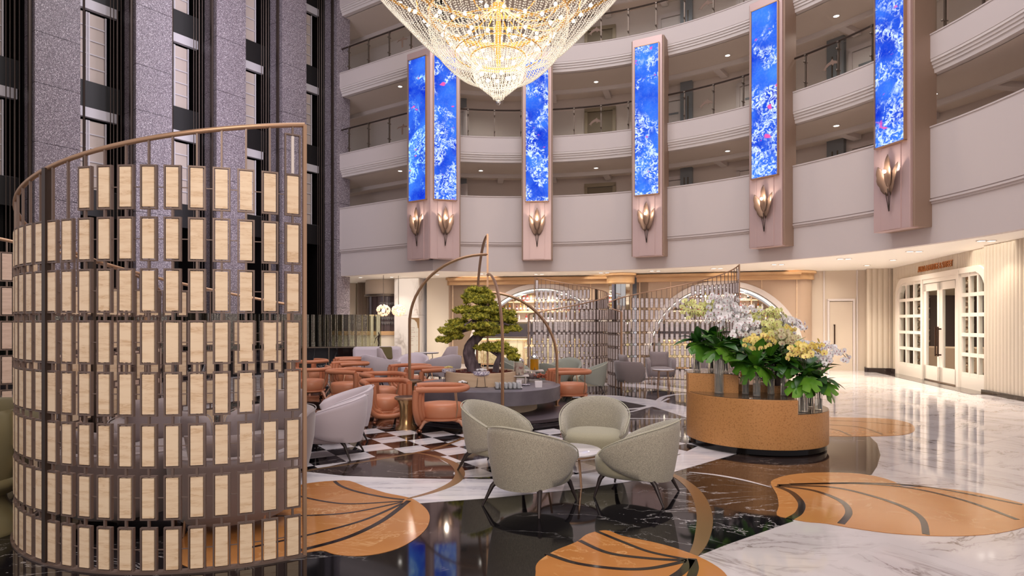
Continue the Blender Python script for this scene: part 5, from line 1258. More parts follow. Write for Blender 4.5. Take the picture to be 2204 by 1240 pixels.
# ------------------------------------------------------------------ round counter with the bonsai and the bronze arches
TX, TY = -.22, 11.2
ct = thing('round_counter', 'large round dark grey counter on a beige drum under the bonsai', 'counter', (TX, TY, 0))
obj('dais', MB().lathe([(1.60, 0), (1.62, .01), (1.62, .06), (1.60, .07), (0, .07)], (.10, .0, 0), 64), M['dais'], ct, smooth=40)
obj('drum', MB().lathe([(.92, .07), (.92, .262)], n=48), M['beige'], ct, smooth=40)
obj('counter_top', MB().lathe([(1.25, .258), (1.34, .262), (1.34, .495), (1.33, .50), (0, .50)], n=72), M['counter'], ct, smooth=40)
pl = thing('bonsai_planter', 'round beige planter ring with red mulch on the counter', 'planter', (TX-.12, TY+.05, .50))
obj('ring', MB().lathe([(.66, .002), (.66, .235), (.655, .24), (.60, .24), (.59, .2), (.59, .01)], n=56), M['wood_pale'], pl, smooth=40)
rg = random.Random(2); mm = MB()
for k in range(700):
    r = .58*math.sqrt(rg.random()); a = rg.uniform(0, 2*PI); mm.box((r*math.cos(a), r*math.sin(a), .205+rg.uniform(0, .025)), (.03, .02, .015), rg.uniform(0, 3))
mm.lathe([(.58, .05), (.58, .2), (0, .205)], n=40)
o = obj('mulch', mm, M['mulch'], pl); o['kind'] = 'stuff'
# bonsai
def TP(px, py, dy=0): D = TY+dy; return Vector(at(px, py, D))
bt = thing('bonsai_tree', 'large cloud pruned bonsai with curved grey trunk on the round counter', 'tree', (0, 0, 0))
trunk = spline([tuple(TP(1028, 806)), tuple(TP(1018, 790)), tuple(TP(1010, 768)), tuple(TP(1011, 748)), tuple(TP(1022, 732)), tuple(TP(1036, 716)), tuple(TP(1042, 700)), tuple(TP(1036, 680)), tuple(TP(1034, 655)), tuple(TP(1030, 630))], 5)
rad = [max(.03, .135-.0021*i) if i > 4 else .155-.008*i for i in range(len(trunk))]
tm = MB().tube(trunk, rad, 14)
rg = random.Random(4)
tm.v = [(x+rg.uniform(-.008, .008), y+rg.uniform(-.008, .008), z) for x, y, z in tm.v]
obj('trunk', tm, M['bark'], bt, smooth=70)
def branch(*pts, r0=.045, r1=.015):
    s_ = spline([tuple(p) for p in pts], 4); obj('branch', MB().tube(s_, [r0+(r1-r0)*i/(len(s_)-1) for i in range(len(s_))], 8), M['bark'], bt, smooth=60)
branch(TP(1040, 702), TP(1010, 708), TP(975, 722, -.1), TP(960, 735, -.1)); branch(TP(1040, 695), TP(1065, 690, .1), TP(1095, 700, .2)); branch(TP(1036, 672), TP(1010, 668), TP(992, 672, .2)); branch(TP(1034, 665), TP(1055, 660), TP(1066, 668, .1))
branch(TP(1038, 690), TP(1020, 690, -.4), TP(1000, 700, -.6))
s2 = [TP(1067, 803, -.1), TP(1069, 785, -.1), TP(1076, 765, -.1), TP(1070, 752, -.1)]
branch(*s2, r0=.065, r1=.035); branch(TP(1074, 766, -.1), TP(1055, 755, -.1), TP(1040, 748, -.1), r0=.035); branch(TP(1075, 764, -.1), TP(1092, 755, -.1), TP(1104, 760, -.1), r0=.035)
# small bushel of needles, one mesh per clump kind
def clump(seed):
    rg = random.Random(seed); mb = MB()
    for k in range(5):           # a tuft: a few soft lobes set with short needles
        a = 2*PI*k/5+rg.uniform(-.4, .4); q = .034 if k else 0; c = (q*math.cos(a), q*math.sin(a), rg.uniform(-.012, .012)); r = rg.uniform(.022, .03)
        n0 = len(mb.v); mb.ball(c, r, 6, 4, sz=.72)
        mb.v[n0:] = [(x+rg.uniform(-.006, .006), y+rg.uniform(-.006, .006), z+rg.uniform(-.006, .006)) for x, y, z in mb.v[n0:]]
    for k in range(10):
        a = rg.uniform(0, 2*PI); el = rg.uniform(.0, 1.3); d = Vector((math.cos(a)*math.cos(el), math.sin(a)*math.cos(el), math.sin(el)*.8)); c = d*.045; u = d.orthogonal().normalized()*.009; v = d.cross(u)
        mb.add([tuple(c+u), tuple(c-u*.5+v*.8), tuple(c-u*.5-v*.8), tuple(c+d*.035)], [(0, 1, 3), (1, 2, 3), (2, 0, 3)])
    return mb
cl = [clump(i) for i in range(6)]
def pad(px, py, w_, h_, dy, n, tree=bt):
    c = TP(px, py, dy); sx = w_/2/F*(TY+dy)*.93; sz = h_/2/F*(TY+dy)*.66; sy = sx*.85; mb = MB(); rg = random.Random(int(px*7+py)); V = []; Fc = []
    for k in range(int(n*.72)):
        a = rg.uniform(0, 2*PI); r = math.sqrt(rg.random()); zt = sz*math.sqrt(max(0, 1-r*r)); z = zt*rg.uniform(-.35, 1)
        if rg.random() < .62: z = zt*rg.uniform(.55, 1)
        q = cl[rg.randrange(6)]; s_ = rg.uniform(.9, 1.6); ro = rg.uniform(0, 6.28); ca, sa = math.cos(ro)*s_, math.sin(ro)*s_
        o_ = Vector((c.x+sx*r*math.cos(a), c.y+sy*r*math.sin(a), c.z-sz*.3+z))
        n0 = len(mb.v); mb.v.extend([(o_.x+x*ca-y*sa, o_.y+x*sa+y*ca, o_.z+zz*s_) for x, y, zz in q.v]); mb.f.extend([tuple(i+n0 for i in f) for f in q.f])
    me = bpy.data.meshes.new('foliage'); me.from_pydata(mb.v, [], mb.f); me.materials.append(M['bonsai'])
    return obj('foliage_pad', me, None, tree)
for a in ((1030, 628, 50, 34, 0, 60), (1014, 640, 38, 26, -.1, 45), (1048, 640, 34, 26, -.1, 45), (1030, 648, 64, 22, -.1, 60),
    (1000, 669, 44, 26, -.1, 60), (1036, 668, 46, 22, -.3, 55), (1064, 668, 36, 26, 0, 50), (1052, 654, 34, 16, .2, 30), (1025, 683, 60, 18, -.4, 60), (1070, 684, 44, 22, .1, 55),
    (985, 696, 40, 22, -.1, 50), (1010, 704, 56, 20, -.4, 60), (1045, 702, 50, 20, -.5, 55), (1090, 690, 44, 28, .25, 60), (1100, 708, 34, 24, .3, 45), (968, 712, 40, 24, -.2, 55), (955, 732, 22, 22, -.2, 30), (980, 724, 34, 20, -.1, 40), (1066, 712, 44, 18, .1, 50), (1040, 718, 44, 16, -.3, 40), (1095, 676, 30, 16, .3, 25)): pad(*a)
for a in ((1052, 746, 40, 18, -.1, 45), (1078, 745, 34, 16, -.2, 40), (1094, 756, 34, 18, -.1, 45), (1102, 768, 26, 16, -.1, 30), (1036, 750, 18, 12, -.1, 18), (1068, 752, 36, 12, -.25, 34)): pad(*a)
# bronze arches
ar = thing('bronze_arch_frame', 'four slender bronze arches joined to a mast over the bonsai', 'frame', (TX, TY, 0))
ap_ = []
mast_top = 3.28
for (dx_, dy_, zt, lab) in ((-1.41, -.25, 2.90, 'l'), (.27, -1.40, 2.53, 'f'), (1.30, .15, 2.20, 'r'), (-.25, 1.40, 3.26, 'b')):
    r = math.hypot(dx_, dy_); ux, uy = dx_/r, dy_/r; rv = 1.28 if lab != 'b' else 1.6; pts = [(dx_, dy_, .07)]
    pts += [(dx_, dy_, z) for z in np.linspace(.5, zt-rv, 4)]
    for i in range(1, 17):
        a = PI/2*i/16; pts.append((ux*(r*math.cos(a)), uy*(r*math.cos(a)), zt-rv+rv*math.sin(a)))
    # square bronze tube
    obj('arch', MB().tube(pts, .026, 4), M['bronze'], ar)
    obj('base_plate', MB().box((dx_, dy_, .076), (.10, .10, .012)), M['bronze'], ar)
obj('mast', MB().box((0, 0, (mast_top+.75)/2), (.035, .035, mast_top-.75)), M['bronze'], ar)
# counter wares
def zt(px, py, z=.50): D = (EYE-z)*F/(py-HY); return (px-CX)*D/F, D
def cake_stand(px, py, r, h, lab, topped):
    x, y = zt(px, py); t = thing('tiered_stand', lab, 'stand', (x, y, .50))
    for k in range(5): a = 2*PI*k/5+.3; obj('leg', MB().cyl((r*.85*math.cos(a), r*.85*math.sin(a), .006), (r*.62*math.cos(a), r*.62*math.sin(a), h), .006, n=5), M['dark_metal'], t)
    obj('base_ring', MB().tube([(r*.85*math.cos(2*PI*i/24), r*.85*math.sin(2*PI*i/24), .006) for i in range(24)], .006, 5, True), M['dark_metal'], t)
    obj('dish', MB().lathe([(r*.6, h-.01), (r*.98, h+.02), (r, h+.05), (r*.93, h+.075), (0, h+.08)], n=28), M['ceramic'], t, smooth=50)
    s_ = thing('sweets', 'heap of small %s sweets on the %s' % (topped, lab), 'sweets', (x, y, .50+h+.078)); g = MB(); rg = random.Random(int(px))
    for k in range(26): a = rg.uniform(0, 6.28); q = r*.6*rg.random(); g.ball((q*math.cos(a), q*math.sin(a), .012+.03*(1-q/r)), .014, 6, 4)
    o = obj('heap', g, M['fl_yellow'] if topped == 'yellow' else M['fl_white'], s_); o['kind'] = 'stuff'
cake_stand(1036, 833, .155, .20, 'round patterned dish on wire legs', 'white')
cake_stand(966, 826, .13, .20, 'left patterned dish on wire legs', 'yellow')
x, y = zt(995, 836); b = thing('bowl', 'dark wooden bowl of white sweets on the counter', 'bowl', (x, y, .50))
obj('body', MB().lathe([(.03, .0), (.05, .012), (.09, .05), (.098, .10), (.092, .10), (.08, .06), (0, .03)], n=24), M['wood_bowl'], b, smooth=50)
g = MB(); rg = random.Random(8)
for k in range(34): a = rg.uniform(0, 6.28); q = .08*rg.random(); g.ball((q*math.cos(a), q*math.sin(a), .10+.03*(1-q/.08)), .016, 6, 4)
s_ = obj('sweets', g, M['fl_white']); s_.location = (x, y, .498); tag(s_, 'white sweets heaped in the dark wooden bowl', 'sweets'); s_['kind'] = 'stuff'
x, y = zt(1002, 826); b = thing('fruit_glass', 'footed glass bowl heaped with dark red fruit', 'bowl', (x, y, .50))
obj('foot', MB().lathe([(.06, 0), (.06, .008), (.01, .02), (.01, .13), (.02, .14)], n=16), M['vase_glass'], b, smooth=60)
obj('cup', MB().lathe([(.02, .14), (.08, .17), (.105, .24), (.10, .24), (.075, .175), (.0, .15)], n=24), M['vase_glass'], b, smooth=60)
g = MB()
for k in range(60): a = rg.uniform(0, 6.28); q = .09*rg.random(); g.ball((q*math.cos(a), q*math.sin(a), .19+rg.uniform(0, .08)*(1-q/.12)), .018, 6, 4)
s_ = obj('berries', g, M['red_fruit']); s_.location = (x, y, .50); tag(s_, 'dark red berries heaped in the footed glass bowl', 'fruit'); s_['kind'] = 'stuff'
# tray with glasses
x, y = zt(1093, 836); ty = thing('tray', 'black tray holding rows of small water glasses', 'tray', (x, y, .50), .08)
obj('plate', MB().box((0, 0, .006), (.46, .36, .012)), M['tray_black'], ty)
gm = mesh_of(MB().lathe([(.020, 0), (.026, .0), (.032, .085), (.029, .085), (.023, .008), (0, .007)], n=10), 50); gm.materials.append(M['tumbler'])
for i in range(6):
    for j in range(4):
        px_, py_ = -.19+i*.075, -.13+j*.08; ca, sa = math.cos(.08), math.sin(.08)
        g_ = obj('water_glass', gm, None); g_.location = (x+px_*ca-py_*sa, y+px_*sa+py_*ca, .5125); tag(g_, 'small clear glass in the %s row of the black tray, %s from the left' % (('front', 'second', 'third', 'rear')[j], ONES[i+1]), 'glass', 'water glasses on the black tray')
x, y = zt(1117, 835); m_ = thing('menu_card', 'upright white card with a red motif on the counter', 'card', (x, y, .50), .1)
obj('card', MB().box((0, 0, .07), (.09, .006, .14)), M['white_paper'], m_)
g = MB()
for (dx_, dz) in ((0, .09), (-.01, .075), (.012, .072), (0, .06), (.0, .045)): g.ball((dx_, -.004, dz), .008, 6, 4, sy=.3)
obj('motif', g, M['red_fruit'], m_)
obj('foot', MB().box((0, 0, .004), (.12, .06, .008)), M['white_paper'], m_)
x, y = zt(1159, 834); m_ = thing('white_box', 'small white open box at the front right of the counter', 'box', (x, y, .50), .05)
obj('body', MB().box((0, 0, .055), (.12, .07, .11), 0, 1.08), M['white_paper'], m_, bevel=.004); obj('content', MB().box((0, 0, .112), (.11, .06, .01)), M['trim_white'], m_)
x, y = zt(1131, 830); obj_ = thing('saucer', 'small pale saucer between the card and the white box', 'plate', (x, y, .50)); obj('plate', MB().lathe([(.04, 0), (.085, .018), (.085, .022), (.03, .006), (0, .005)], n=24), M['ceramic'], obj_, smooth=50)
x, y = zt(972, 836); m_ = thing('tin', 'small chrome tin at the left front of the counter', 'tin', (x, y, .50)); obj('can', MB().lathe([(.035, 0), (.035, .06), (.03, .062), (0, .062)], n=16), M['mirror'], m_, smooth=40); obj('lid', MB().lathe([(.037, .055), (.037, .066), (0, .068)], n=16), M['steel'], m_, smooth=40)
x, y = zt(1143, 822); m_ = thing('driftwood_shell', 'big grey shell shaped bowl with dried fruit', 'bowl', (x, y, .50), .3)
g = MB(); vs = []; n = 14
for i in range(n+1):
    u = i/n
    for j in range(9): v = -PI*.55+PI*1.1*j/8; r = .12*math.sin(PI*min(1, u*.75+.12)); vs.append((-.22+u*.42, r*math.sin(v)*1.0, .12+.06*(1-u)-r*math.cos(v)*.8+random.uniform(-.006, .006)))
o = obj('shell', g.add(vs, [(i*9+j, (i+1)*9+j, (i+1)*9+j+1, i*9+j+1) for i in range(n) for j in range(8)]), M['shell'], m_, smooth=60); q = o.modifiers.new('s', 'SOLIDIFY'); q.thickness = .012
g = MB()
for k in range(60): g.ball((rg.uniform(.02, .30), rg.uniform(-.09, .09), .08+rg.uniform(0, .07)), .022, 6, 4, sz=.6)
s_ = obj('dried_fruit', g, mat('dried_fruit', rgb(168, 84, 56), .6)); s_.location = (x, y-.02, .50); s_.rotation_euler = (0, 0, .1); tag(s_, 'brown red dried fruit spilling beside the grey shell bowl', 'fruit'); s_['kind'] = 'stuff'
def dispenser(px, py, z0, r, h, m_liq, lab, fill):
    x, y = zt(px, py, z0); y_ = y; t = thing('drink_dispenser', lab, 'dispenser', (x, y, .50)); zz = z0-.50
    for (a, b_) in ((-1, -1), (1, -1), (1, 1), (-1, 1)): obj('leg', MB().cyl((a*.12, b_*.12, 0), (a*.12, b_*.12, zz), .012, n=6), M['trim_white'], t)
    obj('stand_top', MB().box((0, 0, zz+.005), (.36, .34, .015)), M['trim_white'], t)
    obj('jar', MB().lathe([(r-.01, zz+.015), (r, zz+.03), (r, zz+h), (r-.01, zz+h+.005), (r-.012, zz+h), (r-.008, zz+.03)], n=32, cap=False), M['glass'], t, smooth=50)
    obj('drink', MB().lathe([(r-.012, zz+.022), (r-.012, zz+h*fill), (0, zz+h*fill)], n=32), m_liq, t, smooth=50)
    obj('lid', MB().lathe([(r+.004, zz+h), (r-.01, zz+h+.03), (.03, zz+h+.065), (.012, zz+h+.075), (.012, zz+h+.09), (.018, zz+h+.10), (0, zz+h+.115)], n=28), M['mirror'], t, smooth=40)
    obj('tap', MB().tube([(.0, -r, zz+.06), (.0, -r-.04, zz+.06), (0, -r-.055, zz+.03)], .01, 6), M['steel'], t)
dispenser(1117, 809, .655, .098, .27, M['water'], 'glass dispenser with fruit water, left one', .9)
dispenser(1150, 798, .69, .095, .25, M['juice'], 'glass dispenser full of orange juice, right one', .92)

# ------------------------------------------------------------------ orchid planter
VX, VY = 3.47, 8.20; va = -.40; R0 = .89
oc = thing('bronze_planter', 'stepped curved bronze planter on a black plinth holding the orchids', 'planter', (VX, VY, 0), va)
def disc_part(cond_poly, z0, z1, r=R0):
    return MB().prism(cond_poly, z0, z1)
def arcp(a0, a1, n=24, r=R0): return [(r*math.cos(math.radians(a0+(a1-a0)*i/n)), r*math.sin(math.radians(a0+(a1-a0)*i/n))) for i in range(n+1)]
aR = -57.5   # split between middle and low tier
us = R0*math.cos(math.radians(aR))
obj('plinth', MB().lathe([(.81, 0), (.83, .0), (.86, .02), (.86, .085), (.83, .09), (0, .09)], n=64), M['black_plinth'], oc, smooth=40)
vt = -.30; aL = 180+math.degrees(math.asin(.30/R0))
midp = arcp(aL-360+0, aR, 30)+[(us, -.05), (-.2, -.05), (-.2, vt)]
lowp = arcp(aR, 58, 24, R0-.006)+[(us, R0*math.sin(math.radians(58)))]
tallp = arcp(100, aL, 20)+[(-.2, vt), (-.2, R0*math.cos(math.radians(10)))]
obj('low_tier', MB().prism(lowp, .09, .52), M['bronze_planter'], oc, bevel=.004)
obj('middle_tier', MB().prism(midp, .09, .70), M['bronze_planter'], oc, bevel=.004)
obj('rear_tier', MB().prism([(-.2, -.05), (us, -.05), (us, .75), (-.2, .88)], .09, .80), M['bronze_planter'], oc)
obj('tall_tier', MB().prism(tallp, .09, .95), M['bronze_planter'], oc, bevel=.004)
for nm, poly, z in (('low_top', lowp, .52), ('middle_top', midp, .70), ('tall_top', tallp, .95)):
    c = np.mean(np.array(poly), 0); obj(nm, MB().prism([tuple(c+(np.array(p)-c)*.985) for p in poly], z, z+.006), M['plate_top'], oc)
ca, sa = math.cos(va), math.sin(va)
def ow(u, v): u *= .95; v *= .95; return (VX+u*ca-v*sa, VY+u*sa+v*ca)
def monstera(seed, size):
    rg = random.Random(seed); n = 36; vs = [(0, 0, 0)]; rim = []
    for i in range(n+1):
        t = -PI+2*PI*i/n; r = size*(.55+.45*math.cos(t*.5)**.6 if abs(t) < PI-.01 else .38); 
        r = size*(1-.42*(abs(t)/PI)**2.2)
        if i % 5 == 2 and 2 < i < n-2: r *= .66
        x = r*math.cos(t)*1.05+size*.25; y = r*math.sin(t)*.92
        if abs(t) > PI*.93: x = -.02*size
        rim.append((x, y))
    mid = [(x*.55, y*.55) for x, y in rim]
    def zz(x, y): return -.35*(x/size)**2*size*.8-.20*abs(y)+.05*size
    vs = [(0, 0, zz(0, 0))]+[(x, y, zz(x, y)) for x, y in mid]+[(x, y, zz(x, y)) for x, y in rim]
    m = n+1; fs = [(0, 1+i, 2+i) for i in range(n)]+[(1+i, 1+m+i, 2+m+i, 2+i) for i in range(n)]
    return MB().add(vs, fs)
def blade(L_, w_, droop):
    vs = []; n = 8
    for i in range(n+1):
        u = i/n; hw = w_*math.sin(PI*min(1, u*.92+.06))**.8; x = L_*u; z = L_*(.25*u-droop*u*u)
        vs += [(x, -hw, z+.25*hw), (x, 0, z), (x, hw, z+.25*hw)]
    fs = []
    for i in range(n):
        for j in range(2): a = i*3+j; fs.append((a, a+3, a+4, a+1))
    return MB().add(vs, fs)
mon_me = []
for k in range(3):
    me = mesh_of(monstera(k, .16+.012*k), 60); me.materials.append((M['leaf'], M['leaf_bright'], M['leaf'])[k]); mon_me.append(me)
bl_me = []
for k, (L_, w_, d_) in enumerate(((.30, .055, .5), (.34, .06, .3), (.26, .05, .15), (.28, .065, .7))):
    me = mesh_of(blade(L_, w_, d_), 60); me.materials.append((M['leaf_dark'], M['leaf'], M['leaf_dark'], M['leaf_dark'])[k]); bl_me.append(me)
lip_m = mat('orchid_lip', rgb(176, 96, 110), .5)
def flower_mesh(m):
    mb = MB()
    for (an, L_, w_, dz) in ((PI/2, .036, .015, .0), (PI/2+2.3, .034, .013, .0), (PI/2-2.3, .034, .013, 0), (.12, .038, .024, .004), (PI-.12, .038, .024, .004)):
        c, s_ = math.cos(an), math.sin(an); vs = [(0, 0, 0)]
        for (u, h) in ((.3, .75), (.65, 1), (1, .45)):
            for sg in (-1, 1): a, b = L_*u, sg*w_*h; vs.append((-dz-.012*u*(u-.5), a*c-b*s_, a*s_+b*c))
        mb.add(vs, [(0, 1, 2), (1, 3, 4, 2), (3, 5, 6, 4)])
    nf_ = len(mb.f); mb.ball((-.008, 0, -.005), .007, 5, 3)
    me = mesh_of(mb); me.materials.append(m); me.materials.append(lip_m)
    for p in me.polygons:
        if p.index >= nf_: p.material_index = 1
    return me
fm = {k: flower_mesh(M['fl_'+k]) for k in ('white', 'yellow', 'green', 'cream')}
tot = [0]
def arrangement(u, v, z, colour, nst, top, lean, lab, vr=.045, vh=.24, mons=2, seed=0, nf=16, vlab=None):
    x, y = ow(u, v); rg = random.Random(seed)
    vs_ = thing('glass_vase', vlab or ('clear glass vase under '+lab), 'vase', (x, y, z))
    obj('glass', MB().lathe([(vr, 0), (vr, vh), (vr-.004, vh), (vr-.004, .012), (0, .012)], n=20), M['vase_glass'], vs_, smooth=50)
    g = MB()
    for k in range(7): a = rg.uniform(0, 6.28); g.cyl((vr*.5*math.cos(a), vr*.5*math.sin(a), .02), (vr*.4*math.cos(a+1), vr*.4*math.sin(a+1), vh), .004, n=5)
    obj('stems', g, M['stem'], vs_)
    g = MB().lathe([(vr-.006, .013), (vr-.006, vh*.45), (0, vh*.45)], n=18); obj('water', g, mat('vase_water', (.9, .93, .92, 1), .02, 0, trans=1, ior=1.2) if 'vase_water' not in bpy.data.materials else bpy.data.materials['vase_water'], vs_, smooth=50)
    t = thing('orchid_arrangement', lab, 'flowers', (x, y, z+vh))
    for k in range(15):
        a = 2*PI*k/15+rg.uniform(-.3, .3); me = bl_me[rg.randrange(4)]; o = obj('leaf', me, None, t, loc=(0, 0, .0+rg.uniform(0, .08))); o.rotation_euler = (rg.uniform(-.3, .3), rg.uniform(-.9, .2), a); s_ = rg.uniform(.8, 1.25); o.scale = (s_,)*3
    for k in range(mons):
        a = -PI/2-va*0+rg.uniform(-1.0, 1.0)+(k-.5*(mons-1))*.9; o = obj('monstera_leaf', mon_me[rg.randrange(3)], None, t, loc=(.05*math.cos(a), .05*math.sin(a), rg.uniform(-.03, .05))); o.rotation_euler = (rg.uniform(-.2, .2), rg.uniform(.35, .95), a); s_ = rg.uniform(.95, 1.3); o.scale = (s_,)*3
        obj('leaf_stalk', MB().tube([(0, 0, -.05), (.03*math.cos(a), .03*math.sin(a), .02), (.06*math.cos(a), .06*math.sin(a), .03)], .004, 5), M['leaf'], t)
    for k in range(nst):
        a = 2*PI*k/nst+rg.uniform(-.5, .5); h = top-(z+vh)+rg.uniform(-.06, .04); sp = .05+.05*rg.random(); dx_, dy_ = sp*math.cos(a)+lean, sp*math.sin(a)
        pts = spline([(0, 0, 0), (dx_*.4, dy_*.4, h*.45), (dx_*.9, dy_*.9, h*.85), (dx_*1.5, dy_*1.5, h), (dx_*2.2, dy_*2.2, h*.90), (dx_*2.7, dy_*2.7, h*.68)], 5)
        obj('stem', MB().tube(pts, .0035, 4), M['stem'], t)
        m = len(pts)
        for q in range(nf):
            i = int(m*.34+(m*.66-1)*q/nf); p = pts[i]; s_ = (-1)**q; b = rg.uniform(-.5, .5)-PI*.5
            off = (.04*math.cos(b+s_*1.2), .04*math.sin(b+s_*1.2), rg.uniform(-.05, .03))
            o = obj('flower', fm[colour], None, t, loc=(p[0]+off[0], p[1]+off[1], p[2]+off[2])); o.rotation_euler = (rg.uniform(-.4, .4), rg.uniform(-.4, .5), PI/2+s_*.6+rg.uniform(-.8, .8)); sc2 = rg.uniform(.85, 1.2); o.scale = (sc2,)*3; tot[0] += 1
arrangement(-.80, .10, .956, 'green', 3, 1.92, -.01, 'lime orchids at far left of the planter, on the tallest step', mons=2, seed=1, vh=.36, vr=.05)
arrangement(-.62, .38, .956, 'green', 3, 1.95, .01, 'lime orchids just behind the far left ones', mons=1, seed=2, vh=.36)
arrangement(-.40, .02, .956, 'white', 4, 1.99, 0, 'tall white orchids on the tallest step', mons=1, seed=3, vh=.36)
arrangement(-.46, -.48, .706, 'white', 3, 1.80, .02, 'white orchids with broad bright leaves, front left', mons=3, seed=4, vh=.56, vr=.06)
arrangement(-.22, .30, .956, 'white', 4, 1.86, .03, 'dense white orchids at the centre rear', mons=0, seed=5, vh=.28)
arrangement(-.12, -.42, .706, 'white', 3, 1.66, .0, 'white orchids hanging before the arch, centre', mons=1, seed=6, vh=.46)
arrangement(.10, .35, .80, 'green', 4, 1.80, .01, 'pale lime orchids highest right of centre', mons=0, seed=7, vh=.38)
arrangement(.02, -.62, .706, 'yellow', 3, 1.46, .01, 'yellow orchids low at the front of the middle step', mons=3, seed=8, vh=.36)
arrangement(.20, -.30, .706, 'green', 3, 1.62, .0, 'lime orchids above the yellow ones', mons=0, seed=9, vh=.40)
arrangement(.34, .10, .80, 'yellow', 4, 1.56, .0, 'yellow orchids right of centre', mons=1, seed=10, vh=.32)
arrangement(.42, .55, .80, 'white', 4, 1.72, .04, 'white orchids behind, leaning over the arch', mons=0, seed=11, vh=.36)
arrangement(.36, -.42, .706, 'cream', 3, 1.50, .0, 'cream orchids at the right end of the middle step', mons=1, seed=12, vh=.36)
arrangement(.58, -.55, .526, 'yellow', 4, 1.40, .0, 'lemon orchids over the low step, front', mons=3, seed=13, vr=.055, vh=.42)
arrangement(.70, -.02, .526, 'white', 4, 1.36, .03, 'white orchids over the low step, far right', mons=2, seed=14, vh=.42)
arrangement(.78, -.28, .526, 'white', 3, 1.28, .05, 'small white orchids at the right edge of the planter', mons=3, seed=15, vh=.34)
print('flowers', tot[0])
# leafy filler plant in the middle
x, y = ow(.24, .0); ft = thing('leafy_plant', 'small leaved dark green plant filling the middle of the planter', 'plant', (x, y, .80)); g = MB(); rg = random.Random(77)
for k in range(1500):
    a = rg.uniform(0, 6.28); r = .36*rg.random()**.5; h = .08+.50*rg.random()*(1-r*1.1); c = Vector((r*math.cos(a)*1.6, r*math.sin(a)*.8, h)); d = Vector((math.cos(a), math.sin(a), rg.uniform(-.2, .9))).normalized(); u = d.cross(Vector((0, 0, 1))).normalized()*.018; L_ = rg.uniform(.05, .08)
    g.add([tuple(c), tuple(c+d*L_*.5+u), tuple(c+d*L_), tuple(c+d*L_*.5-u)], [(0, 1, 2, 3)])
o = obj('foliage', g, M['leaf_dark'], ft); o['kind'] = 'stuff'
obj('pot', MB().lathe([(.09, 0), (.12, .16), (.11, .16), (0, .13)], n=20), M['dark_metal'], ft, smooth=40)

# ------------------------------------------------------------------ chandelier
HX, HYY = -.02, 11.2
chn = thing('crystal_chandelier', 'huge tiered crystal bead chandelier with gold rings hanging in the atrium', 'chandelier', (HX, HYY, 0))
def strands(name, prof, nst, bead, m, twist=0, step=None, wob=0):
    # prof: (r,z) polyline
    P = np.array(prof, float); seg = np.hypot(*(P[1:]-P[:-1]).T); S = np.r_[0, np.cumsum(seg)]; step = step or bead*2.1; n = int(S[-1]/step)
    ss = np.linspace(0, S[-1], n+1); rr_ = np.interp(ss, S, P[:, 0]); zz = np.interp(ss, S, P[:, 1])
    th_ = np.arange(nst)*2*PI/nst; T, I = np.meshgrid(th_, np.arange(n+1), indexing='ij'); R_ = rr_[I]*(1+wob*np.cos(T*8)*np.sin(PI*I/n)); Z = zz[I]+wob*.6*np.cos(T*8)*np.sin(PI*I/n); TT = T+twist*I/n
    Cn = np.stack([R_*np.cos(TT), R_*np.sin(TT), Z], -1).reshape(-1, 3)
    b = bead; oc_ = np.array([(b, 0, 0), (0, b, 0), (-b, 0, 0), (0, -b, 0), (0, 0, b), (0, 0, -b)]); V = (Cn[:, None, :]+oc_[None]).reshape(-1, 3)
    fo = np.array([(0, 1, 4), (1, 2, 4), (2, 3, 4), (3, 0, 4), (1, 0, 5), (2, 1, 5), (3, 2, 5), (0, 3, 5)]); Fx = (fo[None]+6*np.arange(len(Cn))[:, None, None]).reshape(-1, 3)
    me = bpy.data.meshes.new(name); me.vertices.add(len(V)); me.vertices.foreach_set('co', V.ravel()); me.loops.add(len(Fx)*3); me.loops.foreach_set('vertex_index', Fx.ravel().astype(np.int32)); me.polygons.add(len(Fx)); me.polygons.foreach_set('loop_start', np.arange(0, len(Fx)*3, 3, dtype=np.int32)); me.update(calc_edges=True); me.validate()
    me.materials.append(m); o = obj(name, me, None, chn); o['kind'] = 'stuff'; return len(Fx)
nt_ = 0
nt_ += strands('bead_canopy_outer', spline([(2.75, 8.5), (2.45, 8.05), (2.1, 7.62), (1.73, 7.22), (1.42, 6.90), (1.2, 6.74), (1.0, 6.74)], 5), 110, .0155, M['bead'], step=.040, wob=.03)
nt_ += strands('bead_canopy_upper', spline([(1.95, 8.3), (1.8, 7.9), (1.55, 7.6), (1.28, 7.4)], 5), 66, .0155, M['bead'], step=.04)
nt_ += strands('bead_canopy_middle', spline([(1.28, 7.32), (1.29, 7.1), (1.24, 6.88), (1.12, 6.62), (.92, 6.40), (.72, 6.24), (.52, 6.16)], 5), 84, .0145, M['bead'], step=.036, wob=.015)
nt_ += strands('bead_canopy_inner', spline([(1.26, 7.34), (1.0, 7.0), (.8, 6.72), (.62, 6.58), (.50, 6.54)], 5), 60, .013, M['bead'], step=.038)
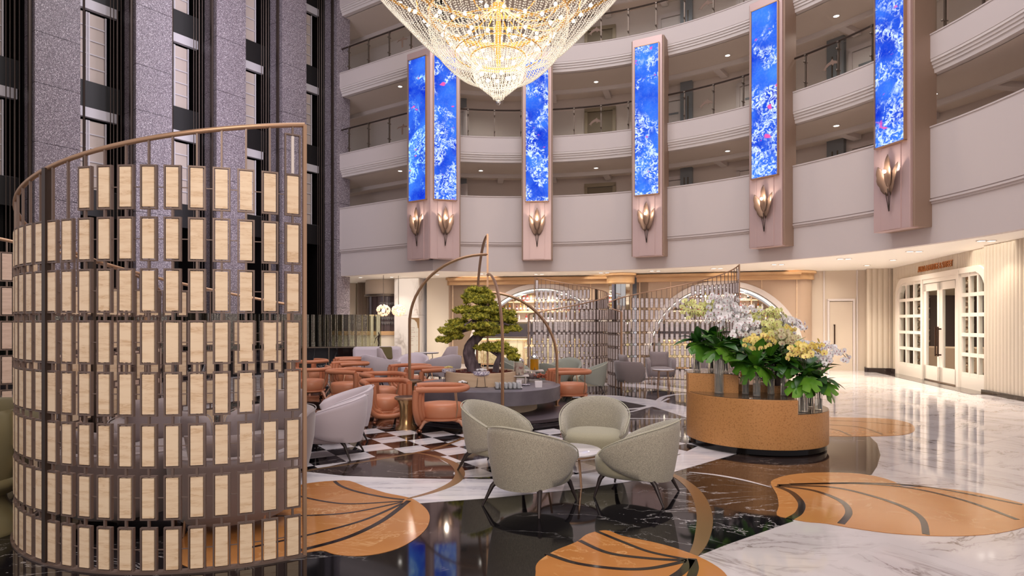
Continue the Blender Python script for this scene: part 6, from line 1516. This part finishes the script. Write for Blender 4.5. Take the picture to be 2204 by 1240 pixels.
for k, (r, z) in enumerate(((.50, 6.50), (.50, 6.42), (.49, 6.34), (.48, 6.27), (.46, 6.20), (.42, 6.13), (.36, 6.06), (.29, 6.00), (.23, 5.95), (.17, 5.90), (.12, 5.86), (.10, 5.82), (.05, 5.80))):
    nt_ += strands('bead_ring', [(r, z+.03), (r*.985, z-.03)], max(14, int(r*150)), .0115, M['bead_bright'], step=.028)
print('chandelier tris', nt_)
for r, z, w_ in ((1.28, 7.34, .03), (.50, 6.55, .022), (2.0, 8.3, .035), (1.0, 6.95, .014), (1.5, 7.5, .018), (.8, 6.62, .012), (2.6, 8.35, .03)):
    obj('gold_ring', MB().tube([(r*math.cos(2*PI*i/56), r*math.sin(2*PI*i/56), z) for i in range(56)], w_, 6, True), M['gold'], chn, smooth=60)
for k in range(12):
    a = 2*PI*k/12+.1; obj('gold_arm', MB().tube(spline([(.05*math.cos(a), .05*math.sin(a), 7.5), (.5*math.cos(a), .5*math.sin(a), 7.15), (.95*math.cos(a), .95*math.sin(a), 7.1), (1.26*math.cos(a), 1.26*math.sin(a), 7.32)], 4), .014, 5), M['gold'], chn)
obj('gold_stem', MB().lathe([(.05, 6.4), (.05, 7.4), (.16, 7.5), (.05, 7.6), (.05, 19.6)], n=12), M['gold'], chn, smooth=60)
bme = mesh_of(MB().ball((0, 0, 0), .035, 8, 6), 60); bme.materials.append(M['bulb'])
rg = random.Random(12)
for (r, z, n) in ((.38, 6.32, 10), (.75, 6.72, 14), (1.0, 6.98, 18), (1.15, 7.2, 14), (1.55, 7.45, 16), (1.85, 7.75, 18), (.5, 7.15, 8), (.2, 6.15, 4)):
    for k in range(n):
        a = 2*PI*(k+rg.uniform(-.25, .25))/n; obj('bulb', bme, None, chn, loc=(r*math.cos(a), r*math.sin(a), z+rg.uniform(-.06, .06)))
obj('crystal_ball', MB().ball((0, 0, 5.72), .045, 12, 8), M['mirror'], chn, smooth=60)
for (z, p_) in ((7.3, 50), (6.3, 9)): light('chandelier_lamp', 'POINT', (HX, HYY, z), p_, (1, .86, .66), .3)
